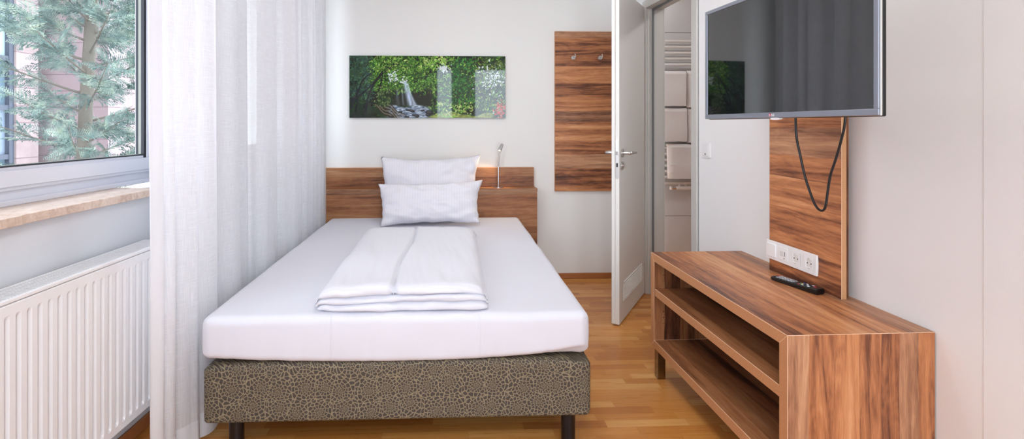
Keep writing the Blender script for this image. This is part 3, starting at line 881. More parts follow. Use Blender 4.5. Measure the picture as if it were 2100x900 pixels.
# local: +x from hinge to free edge; +y?  visible face is y = 0, body towards -y
DZ0, DZ1 = .008, 2.072
bm = B(); box(bm, 0.0, DW, -.040, 0, DZ0, DZ1, bev=.0012, mf=lambda n: 1 if abs(n.x) > .5 else 0, bev_mi=1)
link('door_leaf', bm, [M_DOOR, M_DOOREDGE], dr_)
bm = B(); box(bm, 0.010, DW+.012, -.0435, -.0405, DZ0+.006, DZ1+.010, 0, .001)
box(bm, DW+.0003, DW+.012, -.0404, -.024, DZ0+.006, DZ1+.010, 0, .001); link('rebate_edge', bm, M_DOOREDGE, dr_)
def lever(side):
    y = 0 if side > 0 else -.0435; s = side
    bm = B()
    cyl(bm, (DW-.060, y+s*.0005, 1.050), (DW-.060, y+s*.009, 1.050), .026, 36)
    tube(bm, smooth_path([(DW-.060, y+s*.009, 1.050), (DW-.060, y+s*.036, 1.050), (DW-.064, y+s*.050, 1.050), (DW-.078, y+s*.056, 1.050), (DW-.12, y+s*.056, 1.050), (DW-.185, y+s*.055, 1.048)], 6), .0095, 18)
    link('door_handle', bm, M_STEEL, dr_, 'auto')
    bm = B(); cyl(bm, (DW-.060, y+s*.0005, .972), (DW-.060, y+s*.008, .972), .026, 36); k = link('key_rosette', bm, M_STEEL, dr_, 'auto')
    bm = B(); cyl(bm, (DW-.060, y+s*.0082, .972), (DW-.060, y+s*.011, .972), .010, 24); link('thumb_turn', bm, M_STEEL, k, 'auto')
lever(1); lever(-1)
bm = B(); prism(bm, rrect(.020, .235, .0095, 5, -.013, 1.012), 'x', DW+.0002, DW+.0022); lk = link('lock_plate', bm, M_STEEL, dr_)
bm = B(); box(bm, DW+.0022, DW+.012, -.019, -.007, 1.040, 1.062, 0, .002); link('latch_bolt', bm, M_CHROME, lk)
bm = B(); box(bm, DW+.0022, DW+.0026, -.018, -.008, .965, .990); link('bolt_slot', bm, M_DARKHOLE, lk)
bm = B(); ga, gb, g0, g1 = .10, .545, .125, .245
ga, gb = DW-.595, DW-.085
for (a, b, c, d) in ((ga, gb, g0, g0+.008), (ga, gb, g1-.008, g1), (ga, ga+.008, g0, g1), (gb-.008, gb, g0, g1)): box(bm, a, b, .0003, .006, c, d, 0, .001)
nsl = 7
for k in range(nsl):
    z = g0+.014+k*(g1-g0-.024)/nsl
    prism(bm, [(.0004, z), (.0060, z+.002), (.0060, z+.0045), (.0004, z+.0068)], 'x', ga+.008, gb-.008)
link('vent_grille', bm, M_DOOREDGE, dr_)
for hz in (.25, 1.85):
    bm = B(); cyl(bm, (-.008, .006, hz-.04), (-.008, .006, hz+.04), .006, 16); link('hinge', bm, M_STEEL, dr_, 'auto')

# bathroom shell
def m_tile():
    m = mat('large warm grey tile', (206, 201, 199), .3); q = N(m); x, y, z = q.xyz(q.coords())
    e = q.math('ABSOLUTE', q.math('SUBTRACT', q.math('FRACT', q.math('DIVIDE', q.math('SUBTRACT', z, .4516), .7778)), .5))
    g = q.math('GREATER_THAN', e, .4965)
    q.l(q.mix(g, srgb(206, 201, 199), srgb(120, 116, 112)), q.p.inputs['Base Color']); return m
M_TILE = m_tile()
bm = B(); box(bm, 1.50, 3.1, 4.215, 4.35, 0, H); meta(link('wall_bathroom_back', bm, M_TILE), 'large pale tiled bathroom wall seen through the doorway', 'wall', kind='structure')
bm = B(); box(bm, 3.0, 3.1, 1.6, 4.215, 0, H); meta(link('wall_bathroom_right', bm, M_TILE), 'far side wall of the bathroom', 'wall', kind='structure')
bm = B(); box(bm, 1.60, 3.0, 1.5, 1.6, 0, H); meta(link('wall_bathroom_front', bm, M_TILE), 'near wall of the bathroom', 'wall', kind='structure')

# towel radiator
M_TR = mat('white enamel towel rail', (226, 219, 214), .35)
TX, TY = 1.926, 4.215
tw = thing('towel_radiator', 'white ladder towel radiator on the bathroom wall', 'towel radiator', (TX, TY, 0))
for sx in (-.27, .27):
    bm = B(); box(bm, sx-.015, sx+.015, -.060, -.030, .735, 1.97, 0, .008, 3); link('upright', bm, M_TR, tw, 'auto')
rails = [1.925-.049*k for k in range(5)]+[1.62-.049*k for k in range(5)]+[1.33-.049*k for k in range(5)]+[1.03-.049*k for k in range(6)]+[.735]
for z in rails:
    bm = B(); tube(bm, [(-.262, -.055, z), (.262, -.055, z)], .0115, 16); link('rail', bm, M_TR, tw, 'auto')
for sx in (-.27, .27):
    for z in (.9, 1.8):
        bm = B(); cyl(bm, (sx, -.001, z), (sx, -.032, z), .008, 12); link('wall_mount', bm, M_TR, tw, 'auto')
bm = B(); cyl(bm, (-.045, -.055, .695), (.09, -.055, .695), .0165, 24)
for sx in (-.012, .042): cyl(bm, (sx, -.055, .695), (sx, -.055, .735), .010, 16)
box(bm, -.03, .062, -.072, -.038, .690, .712, 0, .005, 2)
vv = link('valve', bm, M_TR, tw, 'auto')
bm = B(); cyl(bm, (-.047, -.055, .695), (-.078, -.055, .695), .014, 24); link('thermostat_knob', bm, M_CHROME, vv, 'auto')
bm = B(); cyl(bm, (-.0785, -.055, .695), (-.092, -.055, .695), .0145, 24); link('knob_cap', bm, M_TR, vv, 'auto')

def towel(label, x0, x1, z0, z1, th=.034, seed=1, bands=False):
    """folded towel hanging over the rails: front fold, over the top, back fold"""
    bm = B(); hh = z1-z0; cx = (x0+x1)/2; w_ = x1-x0
    prof = []   # (y, z) closed outline around rail centre y=-.055
    yc = 4.215-.055
    yf, yb = -th, .0
    R2 = th*.5
    outl = [(-.006-.0, 0), (-.012-th, .004), (-.014-th, .02)]
    for k in range(1, 9): outl.append((-.013-th-.004*math.sin(k*.8), .02+(hh-.05)*k/8))
    for k in range(0, 7):
        a = PI-k/6*PI; outl.append((-.001-th*.4+(.013+th*.6)*math.cos(a), hh-.03+.030*math.sin(a)))
    outl += [(.0125, hh*.55), (.0125, hh*.5), (-.0125, hh*.5)] if False else [(.022, hh-.10), (.0135, hh-.101), (.0135, hh-.014), (-.004, hh-.0145), (-.0125, hh-.018), (-.0125, .004)]
    n = 22; rows = []
    for i in range(n+1):
        a = 2*i/n-1; e = (1-abs(a)**6)
        row = []
        for (y, z) in outl:
            yy_ = y
            if y < -.013: yy_ = -.013+(y+.013)*(.55+.45*e**.5)
            xx_ = cx+a*w_/2*(1-.03*(1-z/hh)) + .004*vn(z*12+seed, a*2)
            zz = z0+z+.004*vn(a*3+seed, z*5)*(1 if y < -.013 else 0)
            if y < -.02: yy_ += .004*vn(a*4+seed*2, z*14)
            row.append(bm.verts.new((xx_-TX, yy_-.055, zz)))
        rows.append(row)
    m_ = len(outl)
    for i in range(n):
        for j in range(m_):
            f = bm.faces.new([rows[i][j], rows[i+1][j], rows[i+1][(j+1) % m_], rows[i][(j+1) % m_]]); f.smooth = True
    bm.faces.new(rows[0]); bm.faces.new(rows[-1][::-1])
    if bands:
        for zz in (z0+.055, z0+.115): box(bm, x0+.01-TX, x1-.01-TX, -.056-.0145-th, -.0125-.052-th*.9, zz, zz+.004, 0, .001)
    return meta(link('towel', bm, M_TOWEL, None, 'auto', loc=(TX, TY, 0)), label, 'towel', 'white towels on the towel radiator')
towel('white folded towel on the top towel row, left one beside the door frame', 1.72, 1.957, 1.378, 1.672, .05, 1)
towel('white folded towel on the top towel row, right one half hidden by the wall', 1.963, 2.17, 1.365, 1.676, .05, 4)
towel('white folded towel in the middle row, left one beside the door frame', 1.72, 1.967, 1.085, 1.372, .05, 7) if False else None
towel('white folded towel in the middle row, left one beside the door frame', 1.72, 1.963, 1.083, 1.364, .048, 7)
towel('white folded towel in the middle row, right one half hidden by the wall', 1.968, 2.17, 1.072, 1.362, .048, 9)
towel('large white towel with woven bands in the bottom row', 1.80, 2.16, .775, 1.066, .046, 12, True)

# ------------------------------------------------------------------ light switch on the right wall
def plate_switch():
    v0 = -.836
    sw = thing('light_switch', 'small square white light switch between doorway and television', 'light switch', Rw(0, v0, 1.079), TR)
    bm = B(); prism(bm, rrect(.082, .082, .006, 4), 'x', -.0085, -.0003, bev=.0015, seg=2); link('cover_frame', bm, M_PLASTIC, sw)
    bm = B(); prism(bm, rrect(.058, .062, .003, 3), 'x', -.0125, -.0087, bev=.001); r = link('rocker', bm, M_PLASTIC, sw)
    bm = B(); cyl(bm, (-.0126, .0, -.020), (-.0131, .0, -.020), .005, 16); link('key_symbol', bm, M_DARKHOLE, r)
    return sw
plate_switch()

# ------------------------------------------------------------------ cabinet
CT = .595; CB = .137; CW = .4625; CL = .994; TH = .038
cang = math.atan((.9998-.9867)/(2.4565-1.4633))
cab = thing('media_cabinet', 'low open walnut media cabinet with one shelf under the television', 'cabinet', (1.0000, 1.4640, 0), cang)
WT = wood('walnut cabinet top', 'y', 'x', (.55, .31), 1.0, .10); WE = wood('walnut cabinet end', 'z', 'x', (.2, .52), 1.02, .075)
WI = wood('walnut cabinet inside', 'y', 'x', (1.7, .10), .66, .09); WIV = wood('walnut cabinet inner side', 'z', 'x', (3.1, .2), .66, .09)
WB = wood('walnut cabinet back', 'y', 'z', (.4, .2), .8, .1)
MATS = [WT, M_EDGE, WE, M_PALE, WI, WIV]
def mf_cab(kind):
    def f(n):
        if n.x < -.8: return 1
        if kind in ('top', 'bottom'):
            if n.z > .8: return 0 if kind == 'top' else 4
            return 4
        if abs(n.y) > .8: return 2 if (n.y < 0) == (kind == 'near') else 5
        return 5
    return f
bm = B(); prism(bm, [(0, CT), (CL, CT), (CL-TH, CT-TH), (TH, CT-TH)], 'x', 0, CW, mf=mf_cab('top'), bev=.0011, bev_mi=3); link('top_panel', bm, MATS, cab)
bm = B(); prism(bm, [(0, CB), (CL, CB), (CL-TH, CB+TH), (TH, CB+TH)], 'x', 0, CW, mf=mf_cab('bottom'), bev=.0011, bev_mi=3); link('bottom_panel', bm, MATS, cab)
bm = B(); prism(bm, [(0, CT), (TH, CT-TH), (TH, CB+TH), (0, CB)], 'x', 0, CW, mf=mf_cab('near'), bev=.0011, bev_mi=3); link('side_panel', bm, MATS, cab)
bm = B(); prism(bm, [(CL, CT), (CL-TH, CT-TH), (CL-TH, CB+TH), (CL, CB)], 'x', 0, CW, mf=mf_cab('far'), bev=.0011, bev_mi=3); sp = link('side_panel', bm, MATS, cab)
for z in (.255, .285, .315, .36, .462, .492):
    bm = B(); cyl(bm, (.045, CL-TH-.0002, z), (.045, CL-TH-.0035, z), .0025, 10); link('shelf_pin', bm, M_CHROME, sp)
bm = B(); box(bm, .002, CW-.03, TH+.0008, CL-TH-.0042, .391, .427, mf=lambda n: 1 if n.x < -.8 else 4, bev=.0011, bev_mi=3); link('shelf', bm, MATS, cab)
bm = B(); box(bm, CW-.022, CW-.004, TH+.0005, CL-TH-.14, CB+TH+.0005, CT-TH-.0005); link('back_panel', bm, WB, cab)
for (lx, ly) in ((.004, .03), (.004, CL-.072), (CW-.045, .03), (CW-.045, CL-.072)):
    bm = B(); box(bm, lx, lx+.038, ly, ly+.038, 0, CB-.0005, 0, .0015, 2); link('leg', bm, mat('dark polished steel', (150, 143, 138), .12, 1), cab)

# ------------------------------------------------------------------ wall panel, sockets
pang = math.atan((1.397-1.3797)/(2.1374-1.7543))
tp = thing('tv_backboard', 'upright walnut cable panel standing on the cabinet against the wall', 'backboard', (1.397, 1.7543, CT), pang)
WP = wood('walnut cable panel', 'y', 'z', (6.6, .36), 1.18, .13)
PL = .3835
bm = B(); box(bm, 0, .0195, 0, PL, .0005, .93, mf=lambda n: 0 if abs(n.x) > .8 else 1, bev=.0009, bev_mi=2); link('front_board', bm, [WP, M_EDGE2, M_PALE], tp)
bm = B(); box(bm, .0200, .050, .026, PL-.02, .0005, .92); link('spacer_block', bm, wood('walnut spacer', 'z', 'x', (0, 0), .7), tp)
# socket strip: 4 gang
so = thing('socket_strip', 'white four gang strip with switch, antenna outlet and two power sockets', 'socket strip', (1.397, 1.7543, CT), pang)
sl = .284; sy0 = .1075; sz = .092
# gang order along local y: far end (large y) is left in the picture
poly = []
import itertools
cyy = sy0+sl/2
top = [(cyy-sl/2, sz+.041), (cyy+sl/2, sz+.041)]
pts = [(cyy-sl/2, sz-.040)] + [(cyy-sl/2-.0025*math.sin(PI*k/6), sz-.040+.08*k/6) for k in range(1, 6)] + [(cyy-sl/2, sz+.040)] + \
      [(cyy+sl/2, sz+.040)] + [(cyy+sl/2+.0045*math.sin(PI*k/6), sz+.040-.08*k/6) for k in range(1, 6)] + [(cyy+sl/2, sz-.040)]
bm = B(); prism(bm, pts, 'x', -.0085, -.0003, bev=.0018, seg=2); link('cover_frame', bm, M_PLASTIC, so)
def gang(k): return sy0+sl-.0355-.071*k     # k=0 leftmost in the picture
bm = B(); prism(bm, rrect(.055, .056, .004, 3, gang(0), sz), 'x', -.0135, -.0087, bev=.0012); link('rocker', bm, M_PLASTIC, so)
bm = B(); prism(bm, rrect(.052, .054, .002, 3, gang(1), sz), 'x', -.0105, -.0087, bev=.0006); an = link('antenna_outlet', bm, M_PLASTIC, so)
bm = B(); box(bm, -.0125, -.0106, gang(1)-.004, gang(1)+.016, sz-.008, sz+.012, 0, .0005); link('outlet_door', bm, M_PLASTICS, an)
bm = B(); box(bm, -.0108, -.0106, gang(1)-.011, gang(1)-.008, sz-.008, sz+.010); cyl(bm, (-.0106, gang(1)-.006, sz-.018), (-.0109, gang(1)-.006, sz-.018), .0025, 10); link('outlet_slot', bm, M_DARKHOLE, an)
for k in (2, 3):
    g = gang(k)
    bm = B()
    # square insert with a round well
    t_ = bmesh.new(); sq = rrect(.052, .054, .002, 8, g, sz); n = len(sq)
    o1 = [t_.verts.new((-.0105, a, b)) for a, b in sq]; 
    def circ(r, x): return [t_.verts.new((x, g+r*math.cos(math.atan2(b-sz, a-g)), sz+r*math.sin(math.atan2(b-sz, a-g)))) for a, b in sq]
    c1 = circ(.0205, -.0105); c2 = circ(.0200, -.0088)
    for i in range(n):
        j = (i+1) % n
        t_.faces.new([o1[i], o1[j], c1[j], c1[i]]); t_.faces.new([c1[i], c1[j], c2[j], c2[i]])
    f = t_.faces.new(c2); f.material_index = 1
    merge(bm, t_)
    s = link('power_socket', bm, [M_PLASTIC, M_PLASTICS], so)
    for dy in (-.0095, .0095):
        bm = B(); cyl(bm, (-.0086, g+dy, sz), (-.0092, g+dy, sz), .0026, 14); link('contact_hole', bm, M_DARKHOLE, s)
    for dz in (-.019, .019):
        bm = B(); box(bm, -.0115, -.0089, g-.003, g+.003, sz+dz-.0012, sz+dz+.0012); link('earth_clip', bm, M_STEEL, s)

# ------------------------------------------------------------------ television
tn, tf = Vector((1.0510, 1.2031)), Vector((.9989, 1.9489))     # near and far lower front corners
tl_ = (tf-tn).length; ta = math.atan2(-(tf-tn).x, (tf-tn).y)
tv = thing('television', 'flat black television with silver bezel on the right wall', 'television', (tn.x, tn.y, 1.2450), ta)
TVH = .4195
bm = B()
bz, bb = .0135, .0165
def ringpart(bm, x0, x1, w0, mi=0):
    box(bm, x0, x1, 0, tl_, 0, bb, mi, .0015, 2); box(bm, x0, x1, 0, tl_, TVH-bz, TVH, mi, .0015, 2)
    box(bm, x0, x1, 0, bz, bb, TVH-bz, mi, .0015, 2); box(bm, x0, x1, tl_-bz, tl_, bb, TVH-bz, mi, .0015, 2)
ringpart(bm, 0, .007, bz)
link('bezel', bm, M_SILVER, tv)
bm = B(); box(bm, .0072, .013, .0005, tl_-.0005, -.0008, TVH+.0005, 0, .0015, 2); link('side_band', bm, mat('pale silver band', (205, 204, 198), .3, .3), tv)
bm = B(); box(bm, .0031, .0069, bz-.001, tl_-bz+.001, bb-.001, TVH-bz+.001); link('screen', bm, M_SCREEN, tv)
bm = B(); box(bm, .0132, .026, .0015, tl_-.0015, -.003, TVH-.001, 0, .004, 3)
prism(bm, [(.026, -.0), (.026, TVH-.02), (.055, TVH-.09), (.055, .05)], 'y', .06, tl_-.06, bev=.006, seg=2)
link('rear_housing', bm, M_BLACK, tv)
bm = B(); prism(bm, [(.3625+.012*math.cos(a)*(1.9), -.0040-.0035*0+.0045*math.sin(a)) for a in np.linspace(0, 2*PI, 20, endpoint=False)], 'x', .002, .012, bev=.0008); link('standby_lens', bm, mat('clear milky lens', (236, 236, 240), .15), tv)
# maker's mark on the lower bezel
lg = link('logo_disc', (lambda b: (cyl(b, (-.0004, .3810, .0083), (-.0011, .3810, .0083), .0052, 24), b)[1])(B()), mat('crimson logo', (196, 40, 84), .4), tv, label='round crimson logo with a pale winking face line')
bm = B(); a_ = np.linspace(PI*.15, PI*1.65, 12)
tube(bm, [(-.0013, .3810+.0036*math.sin(a), .0083+.0036*math.cos(a)) for a in a_], .00035, 6)
tube(bm, [(-.0013, .3810, .0104), (-.0013, .3810, .0066), (-.0013, .3795, .0066)], .00035, 6)
bmesh.ops.create_uvsphere(bm, u_segments=8, v_segments=6, radius=.0006, matrix=Matrix.Translation((-.0012, .3827, .0095)))
M_LETTER = mat('white lettering', (250, 250, 250), .4)
link('logo_face', bm, M_LETTER, lg)
tc = bpy.data.curves.new('lettering', 'FONT'); tc.body = 'LG'; tc.size = .0105; tc.extrude = .0003; tc.offset = .00025
_t = bpy.data.objects.new('lettering_outline', tc); COL.objects.link(_t); bpy.context.view_layer.update()
_me = bpy.data.meshes.new_from_object(_t.evaluated_get(bpy.context.evaluated_depsgraph_get())); bpy.data.objects.remove(_t)
to = bpy.data.objects.new('lettering', _me); COL.objects.link(to); to.parent = tv
to.rotation_euler = (PI/2, 0, -PI/2); to.location = (-.0006, .3745, .0046); _me.materials.clear(); _me.materials.append(M_LETTER)
# swivel bracket
br = thing('wall_bracket', 'black swivel bracket holding the television to the wall', 'tv bracket', (0, 0, 0))
bm = B(); M_ = Matrix.Translation(Vector((tn.x, tn.y, 1.2450))) @ Matrix.Rotation(ta, 4, 'Z')
t_ = bmesh.new(); box(t_, .0555, .066, tl_/2-.1, tl_/2+.1, .12, .34, 0, .002); merge(bm, t_, M_)
link('mounting_plate', bm, M_BLACKM, br)
pA = M_ @ Vector((.066, tl_/2, .17)); pB = Vector((1.372, 1.90, pA.z))
bm = B(); mid = Vector((1.24, 1.74, pA.z)); tube(bm, [pA, mid], .014, 14); tube(bm, [mid, pB], .014, 14); link('swivel_arm', bm, M_BLACKM, br)
t_ = bmesh.new(); box(t_, -.012, -.0008, .09, .21, .70, .90, 0, .002); bm = B(); merge(bm, t_, Matrix.Translation((1.397, 1.7543, CT)) @ Matrix.Rotation(pang, 4, 'Z')); link('fixing_plate', bm, M_BLACKM, br)

# cable loop under the television
bm = B()
cpts = [(1.300, 1.862, 1.42), (1.302, 1.860, 1.33), (1.303, 1.861, 1.24), (1.308, 1.862, 1.17), (1.314, 1.852, 1.11), (1.320, 1.838, 1.04), (1.327, 1.818, .975), (1.332, 1.796, .928),
        (1.337, 1.776, .912), (1.341, 1.760, .925), (1.344, 1.752, .98), (1.346, 1.742, 1.04), (1.350, 1.722, 1.10), (1.353, 1.700, 1.17), (1.354, 1.684, 1.24), (1.352, 1.680, 1.36)]
tube(bm, smooth_path(cpts, 6), .0042, 12)
meta(link('cable', bm, mat('black cable rubber', (20, 19, 22), .3)), 'black cable hanging in a loop below the television', 'cable')

# remote control
ra_ = math.atan2(1.3890-1.3233, -(1.8035-1.987))
rm = thing('remote_control', 'black remote control with pale buttons lying below the sockets', 'remote control', (1.3360, 1.9800, CT+.0008), -(PI/2-math.atan2(1.987-1.8035, 1.3890-1.3300)) if False else 0)
# local frame: y from far (0) to near (-L)
rvec = Vector((1.3620-1.3090, 1.8060-2.000, 0)); RL = .198
rm.location = (1.3090, 2.000, CT+.0008); rm.rotation_euler = (0, 0, math.atan2(rvec.y, rvec.x))
# local +x along the remote (far -> near end), y across
bm = B()
def rsec(x, hw, z0, z1): return [(x, -hw, z0+.004), (x, -hw+.004, z0), (x, hw-.004, z0), (x, hw, z0+.004), (x, hw, z1-.004), (x, hw-.005, z1), (x, -hw+.005, z1), (x, -hw, z1-.004)]
secs = [(0, .016, .003, .011), (.004, .0195, .001, .015), (.03, .0205, 0, .0165), (.12, .0205, 0, .0175), (.185, .0215, 0, .0215), (.196, .021, .0, .0215), (.198, .0195, .001, .020)]
R_ = [[bm.verts.new(p) for p in rsec(*s)] for s in secs]
for a, b in zip(R_, R_[1:]):
    for i in range(8): bm.faces.new([a[i], a[(i+1) % 8], b[(i+1) % 8], b[i]])
bm.faces.new(R_[0]); bm.faces.new(R_[-1][::-1])
link('casing', bm, M_BLACK, rm, 'auto')
BT = {k: mat(k+' button', c, .4) for k, c in dict(grey=(196, 204, 212), red=(206, 60, 70), green=(60, 160, 110), yellow=(214, 196, 90), blue=(70, 100, 190), dark=(52, 54, 60)).items()}
proto = {}
def button(kind, x, y, rx=.0042, ry=.0032):
    zt = .0166+.001*(x > .11)+(.0038*max(0, (x-.12)/.065))
    if kind not in proto:
        bm = B(); prism(bm, rrect(rx*2, ry*2, .0015, 3), 'z', 0, .0018, bev=.0004)
        o = link('button', bm, BT[kind], rm, label={'grey': 'pale grey button', 'red': 'red button', 'green': 'green button', 'yellow': 'yellow button', 'blue': 'blue button'}.get(kind)); proto[kind] = o
    else:
        o = proto[kind].copy(); o.parent = rm; COL.objects.link(o)
    o.location = (x, y, zt-.0002)
button('red', .013, .010); button('dark', .013, -.010)
for i in range(6):
    for j in range(3): button('grey', .028+i*.0125, -.0125+j*.0125)
button('dark', .108, -.0125); button('dark', .108, 0); button('dark', .108, .0125)
for k, c in enumerate(('red', 'green', 'yellow', 'blue')): button(c, .122, -.0138+k*.0092)
for i in range(3):
    for j in range(3): button('dark' if (i+j) % 2 else 'grey', .136+i*.012, -.0125+j*.0125)
button('red', .176, 0)

# ------------------------------------------------------------------ added fill lamps on the ceiling (above the frame)
def fill_lamp(label, x, y, power, size):
    t = thing('ceiling_fill_lamp', label, 'fill lamp', (x, y, H))
    bm = B(); cyl(bm, (0, 0, -.0005), (0, 0, -.045), size/2+.02, 40); link('housing', bm, M_STEEL, t, 'auto')
    bm = B(); cyl(bm, (0, 0, -.0455), (0, 0, -.060), size/2, 40); link('diffuser', bm, mat('fill lamp diffuser', (250, 248, 244), .5, emit=(255, 250, 242), es=3), t, 'auto')
    d = bpy.data.lights.new('fill_light', 'AREA'); d.shape = 'DISK'; d.size = size; d.energy = power; d.color = (.955, .975, 1)
    o = bpy.data.objects.new('fill_light', d); COL.objects.link(o); o.parent = t; o.location = (0, 0, -.066)
fill_lamp('unseen round fill lamp added above the middle of the bed', .15, 2.35, FILL_ROOM*.62, .5)
fill_lamp('unseen round fill lamp added near the wall behind the viewer', .1, -.55, FILL_ROOM*1.75, .5)
fill_lamp('small unseen fill lamp added in the bathroom', 2.3, 3.0, FILL_BATH, .25)  # unseen lamp added to brighten the bathroom

# ------------------------------------------------------------------ outside: ground, buildings, conifer
bm = B(); box(bm, -60, -1.9, -25, 60, -6.2, -6)
meta(link('ground', bm, mat('pale paving outside', (150, 150, 146), .9)), 'pale paved yard below the window', 'ground', kind='structure')
def m_sandstone(name, a, b, blk=.62, cours=.33, axis='y', joint=(78, 60, 64), rough_amt=.5):
    m = mat(name, rough=.85, spec=.2); q = N(m); xyz = q.xyz(q.coords()); u = xyz['xyz'.index(axis)]; z = xyz[2]
    row = q.math('FLOOR', q.math('DIVIDE', z, cours))
    fz = q.math('FRACT', q.math('DIVIDE', z, cours))
    uo = q.math('DIVIDE', q.math('ADD', u, q.math('MULTIPLY', q.white(row, '1D'), .8)), blk)
    rnd = q.white(q.comb(q.math('FLOOR', uo), row), '2D')
    j = q.math('MAXIMUM', q.math('LESS_THAN', fz, .045), q.math('LESS_THAN', q.math('FRACT', uo), .012))
    f = q.math('ADD', q.math('MULTIPLY', q.noise(q.coords(), 3.5, 5, .65, 1.5), rough_amt*1.6), q.math('MULTIPLY', rnd, .3))
    c = q.ramp(f, [(.25, srgb(*b)), (.75, srgb(*a))])
    q.l(q.mix(q.math('MULTIPLY', j, .8), c, srgb(*joint)), q.p.inputs['Base Color']); return m
M_SAND = m_sandstone('smooth pink sandstone', (138, 122, 118), (114, 98, 96), 1.6, .33, 'y', rough_amt=.35)
M_RUST = m_sandstone('rough red sandstone', (122, 104, 104), (80, 68, 74), .8, .33, 'x', rough_amt=.9)
M_FAR = m_sandstone('distant sandstone', (104, 88, 92), (70, 60, 70), .7, .36, 'x', rough_amt=.9)
M_BLUE = mat('blue grey window frame', (50, 55, 66), .4); M_BLUEP = mat('pale blue spandrel', (92, 102, 114), .4)
M_PANE = mat('reflecting office glass', (70, 86, 96), .08, spec=.6)
M_BLIND = mat('pale blind behind glass', (120, 136, 140), .5)
b1 = thing('sandstone_building', 'smooth pink sandstone building with blue grey windows across the yard', 'building', (-8.05, 1.55, -6))
bm = B(); box(bm, -.6, 0, 8.12, 8.62, .0005, 17); box(bm, -5, -.6, -6, 8.62, .0005, 17); link('facade', bm, M_SAND, b1)
bm = B()
for z in np.arange(.3, 16.8, .9): box(bm, -.16, -.05, 2.0, 8.118, z, z+.09)
for y in (8.02, 7.2, 6.3, 5.4): box(bm, -.17, -.04, y, y+.10, .02, 17)
link('window_grid', bm, M_BLUE, b1)
for i, z in enumerate(np.arange(.39, 16.0, .9)):
    for j, y in enumerate((7.30, 6.40)):
        bm = B(); box(bm, -.14, -.12, y, y+.72 if j == 0 else y+.8, z, z+.81); link('pane' if i % 3 else 'spandrel', bm, (M_BLUEP if i % 5 == 2 else (M_BLIND if (i+j) % 2 else M_PANE)), b1)
bm = B(); box(bm, -5, 0.25, -6, 8.65, 17, 17.3); link('roof_edge', bm, M_SAND, b1)
b2 = thing('rough_stone_building', 'rough red sandstone building wing behind the conifer trunk', 'building', (-8.05, 10.66, -6))
bm = B(); box(bm, -.9, 1.0, .0, 3.0, .0005, 15.0); link('facade', bm, M_RUST, b2)
bm = B(); box(bm, -1.0, 1.1, -.05, 3.1, 15.0, 15.2); link('roof_edge', bm, M_RUST, b2)
b3 = thing('distant_building', 'far sandstone house with dark slate roof right of the conifer', 'building', (-13.0, 18.5, -6))
bm = B(); box(bm, -4, 5.5, 0, 6, .0005, 10.9); link('facade', bm, M_FAR, b3)
M_SLATE = mat('dark slate roof', (58, 55, 66), .7)
bm = B(); prism(bm, [(-.5, 10.9), (6.5, 10.9), (3.0, 12.0)], 'x', -4.2, 5.6); link('roof', bm, M_SLATE, b3)
for (x, z) in ((-2.8, 6.5), (-1.2, 6.5), (.4, 6.5), (1.55, 6.5), (2.7, 6.5), (-2.8, 9.0), (-1.2, 9.0), (.4, 9.0), (1.55, 9.0), (2.7, 9.0), (.4, 4), (2.0, 4)):
    bm = B(); box(bm, x, x+.5, -.06, .02, z-.8, z+.4); wf = link('window_frame', bm, M_BLUE, b3)
    bm = B(); box(bm, x+.07, x+.43, -.075, -.055, z-.73, z+.33); link('pane', bm, M_PANE, wf)

# conifer
TRX, TRY = -3.225, 4.62
tree = thing('conifer_tree', 'feathery blue green conifer growing outside the window', 'tree', (TRX, TRY, -6))
M_BARK = mat('grey brown bark', (98, 90, 78), .9); _q = N(M_BARK)
_q.bump(_q.noise(_q.coords(), 25, 4, .6), .6, .02)
def m_needle():
    m = mat('blue green scale foliage', (92, 128, 106), .7, spec=.2); q = N(m)
    f = q.noise(q.coords(), 9, 3); q.l(q.ramp(f, [(.3, srgb(56, 78, 72)), (.5, srgb(100, 120, 112)), (.70, srgb(156, 168, 146))]), q.p.inputs['Base Color'])
    return m
M_NEEDLE = m_needle()
bm = B(); tp_ = [(0.03*math.sin(z*1.7), .03*math.cos(z*1.3), z) for z in np.linspace(0.0, 11.2, 40)]
tube(bm, tp_, [.105-.0072*z for z in np.linspace(0.0, 11.2, 40)], 14); link('trunk', bm, M_BARK, tree, True)
rnd = random.Random(21)
def frond(bm, p, d, n, L, depth):
    """flat fern-like spray: axis with side shoots carrying scale leaves"""
    d = d.normalized(); side = d.cross(n).normalized(); k = max(6, int(L/.016))
    for i in range(k):
        t_ = (i+.5)/k; q_ = p+d*(L*t_)+n*(-.10*L*t_*t_)
        l = (.42*L*(1-t_)**.75*min(1, t_*5+.35)) if depth else .016*(1-.4*t_)
        for s in (-1, 1):
            e = (d*.72+side*s*.75+n*rnd.uniform(-.18, .18)).normalized()
            if depth: 
                leafline(bm, q_, e, n, l*rnd.uniform(.75, 1.1), d)
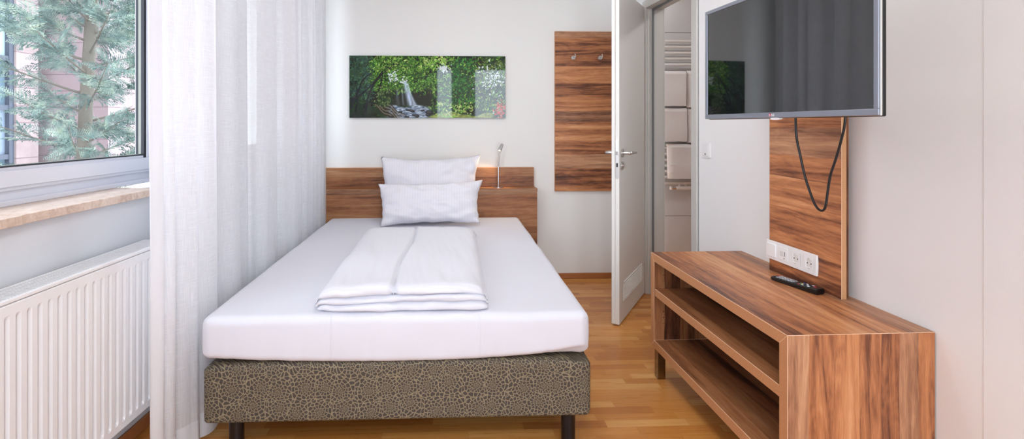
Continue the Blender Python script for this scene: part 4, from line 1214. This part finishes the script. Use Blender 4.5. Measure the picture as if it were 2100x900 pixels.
def leafline(bm, p, d, n, L, up):
    side = d.cross(n).normalized(); wd = .0035+.03*L
    k = max(2, int(L/.026)); 
    # saw-toothed flat shoot
    prev = None
    for i in range(k):
        a, b = i/k, (i+1)/k
        w1 = wd*(1-a*.7); 
        c0 = p+d*(L*a)-n*(.25*L*a*a); c1 = p+d*(L*b)-n*(.25*L*b*b)
        A = bm.verts.new(c0-side*.0015); C = bm.verts.new(c1); D = bm.verts.new(c0+side*.0015)
        E1 = bm.verts.new(c0+d*(L/k*.75)+side*w1); E2 = bm.verts.new(c0+d*(L/k*.75)-side*w1)
        bm.faces.new([D, E1, C]); bm.faces.new([A, C, E2]); bm.faces.new([A, D, C])
z = 4.35; i = 0
while z < 10.6:
    az = i*2.399+rnd.uniform(-.3, .3); Lb = max(.35, 1.20-.10*(z-4.5))*rnd.uniform(.6, 1.2)*(.78 if z > 7.0 else 1.0)
    if z < 7.4 and math.cos(az-PI*1.25) > .5: Lb *= 1.15
    d0 = Vector((math.cos(az), math.sin(az), .35)); s_dense = 6.1 < z < 9.2; base = Vector((0.03*math.sin(z*1.7), .03*math.cos(z*1.3), z))
    pts = []
    for k in range(9):
        s = k/8; pts.append(base+Vector((d0.x*Lb*s, d0.y*Lb*s, Lb*(.30*s+.12*s*s*rnd.uniform(.8, 1.2)))))
    bm = B(); tube(bm, pts, [.011*(1-.85*k/8) for k in range(9)], 6); br_ = link('branch', bm, M_BARK, tree, True)
    bm = B()
    for k in range(3, 9):
        for rep in range(3 if s_dense else 2):
            s = (k-rnd.random()*.9)/8; j = min(7, int(s*8)); p = pts[j].lerp(pts[j+1], s*8-j)
            out_ = Vector((d0.x, d0.y, 0)).normalized(); sd = Vector((-out_.y, out_.x, 0))
            dd = out_*rnd.uniform(.3, 1)+sd*rnd.choice((-1, 1))*rnd.uniform(.2, 1.0)+Vector((0, 0, rnd.uniform(-.35, .85)))
            nn = Vector((rnd.uniform(-1, 1), rnd.uniform(-1, 1), rnd.uniform(.1, 1))); nn = (nn-dd.normalized()*nn.dot(dd.normalized())).normalized()
            frond(bm, p, dd, nn, rnd.uniform(.18, .36)*(1.1-.3*s), 1)
    link('foliage', bm, M_NEEDLE, br_, False)
    z += rnd.uniform(.045, .075) if s_dense else rnd.uniform(.12, .2); i += 1
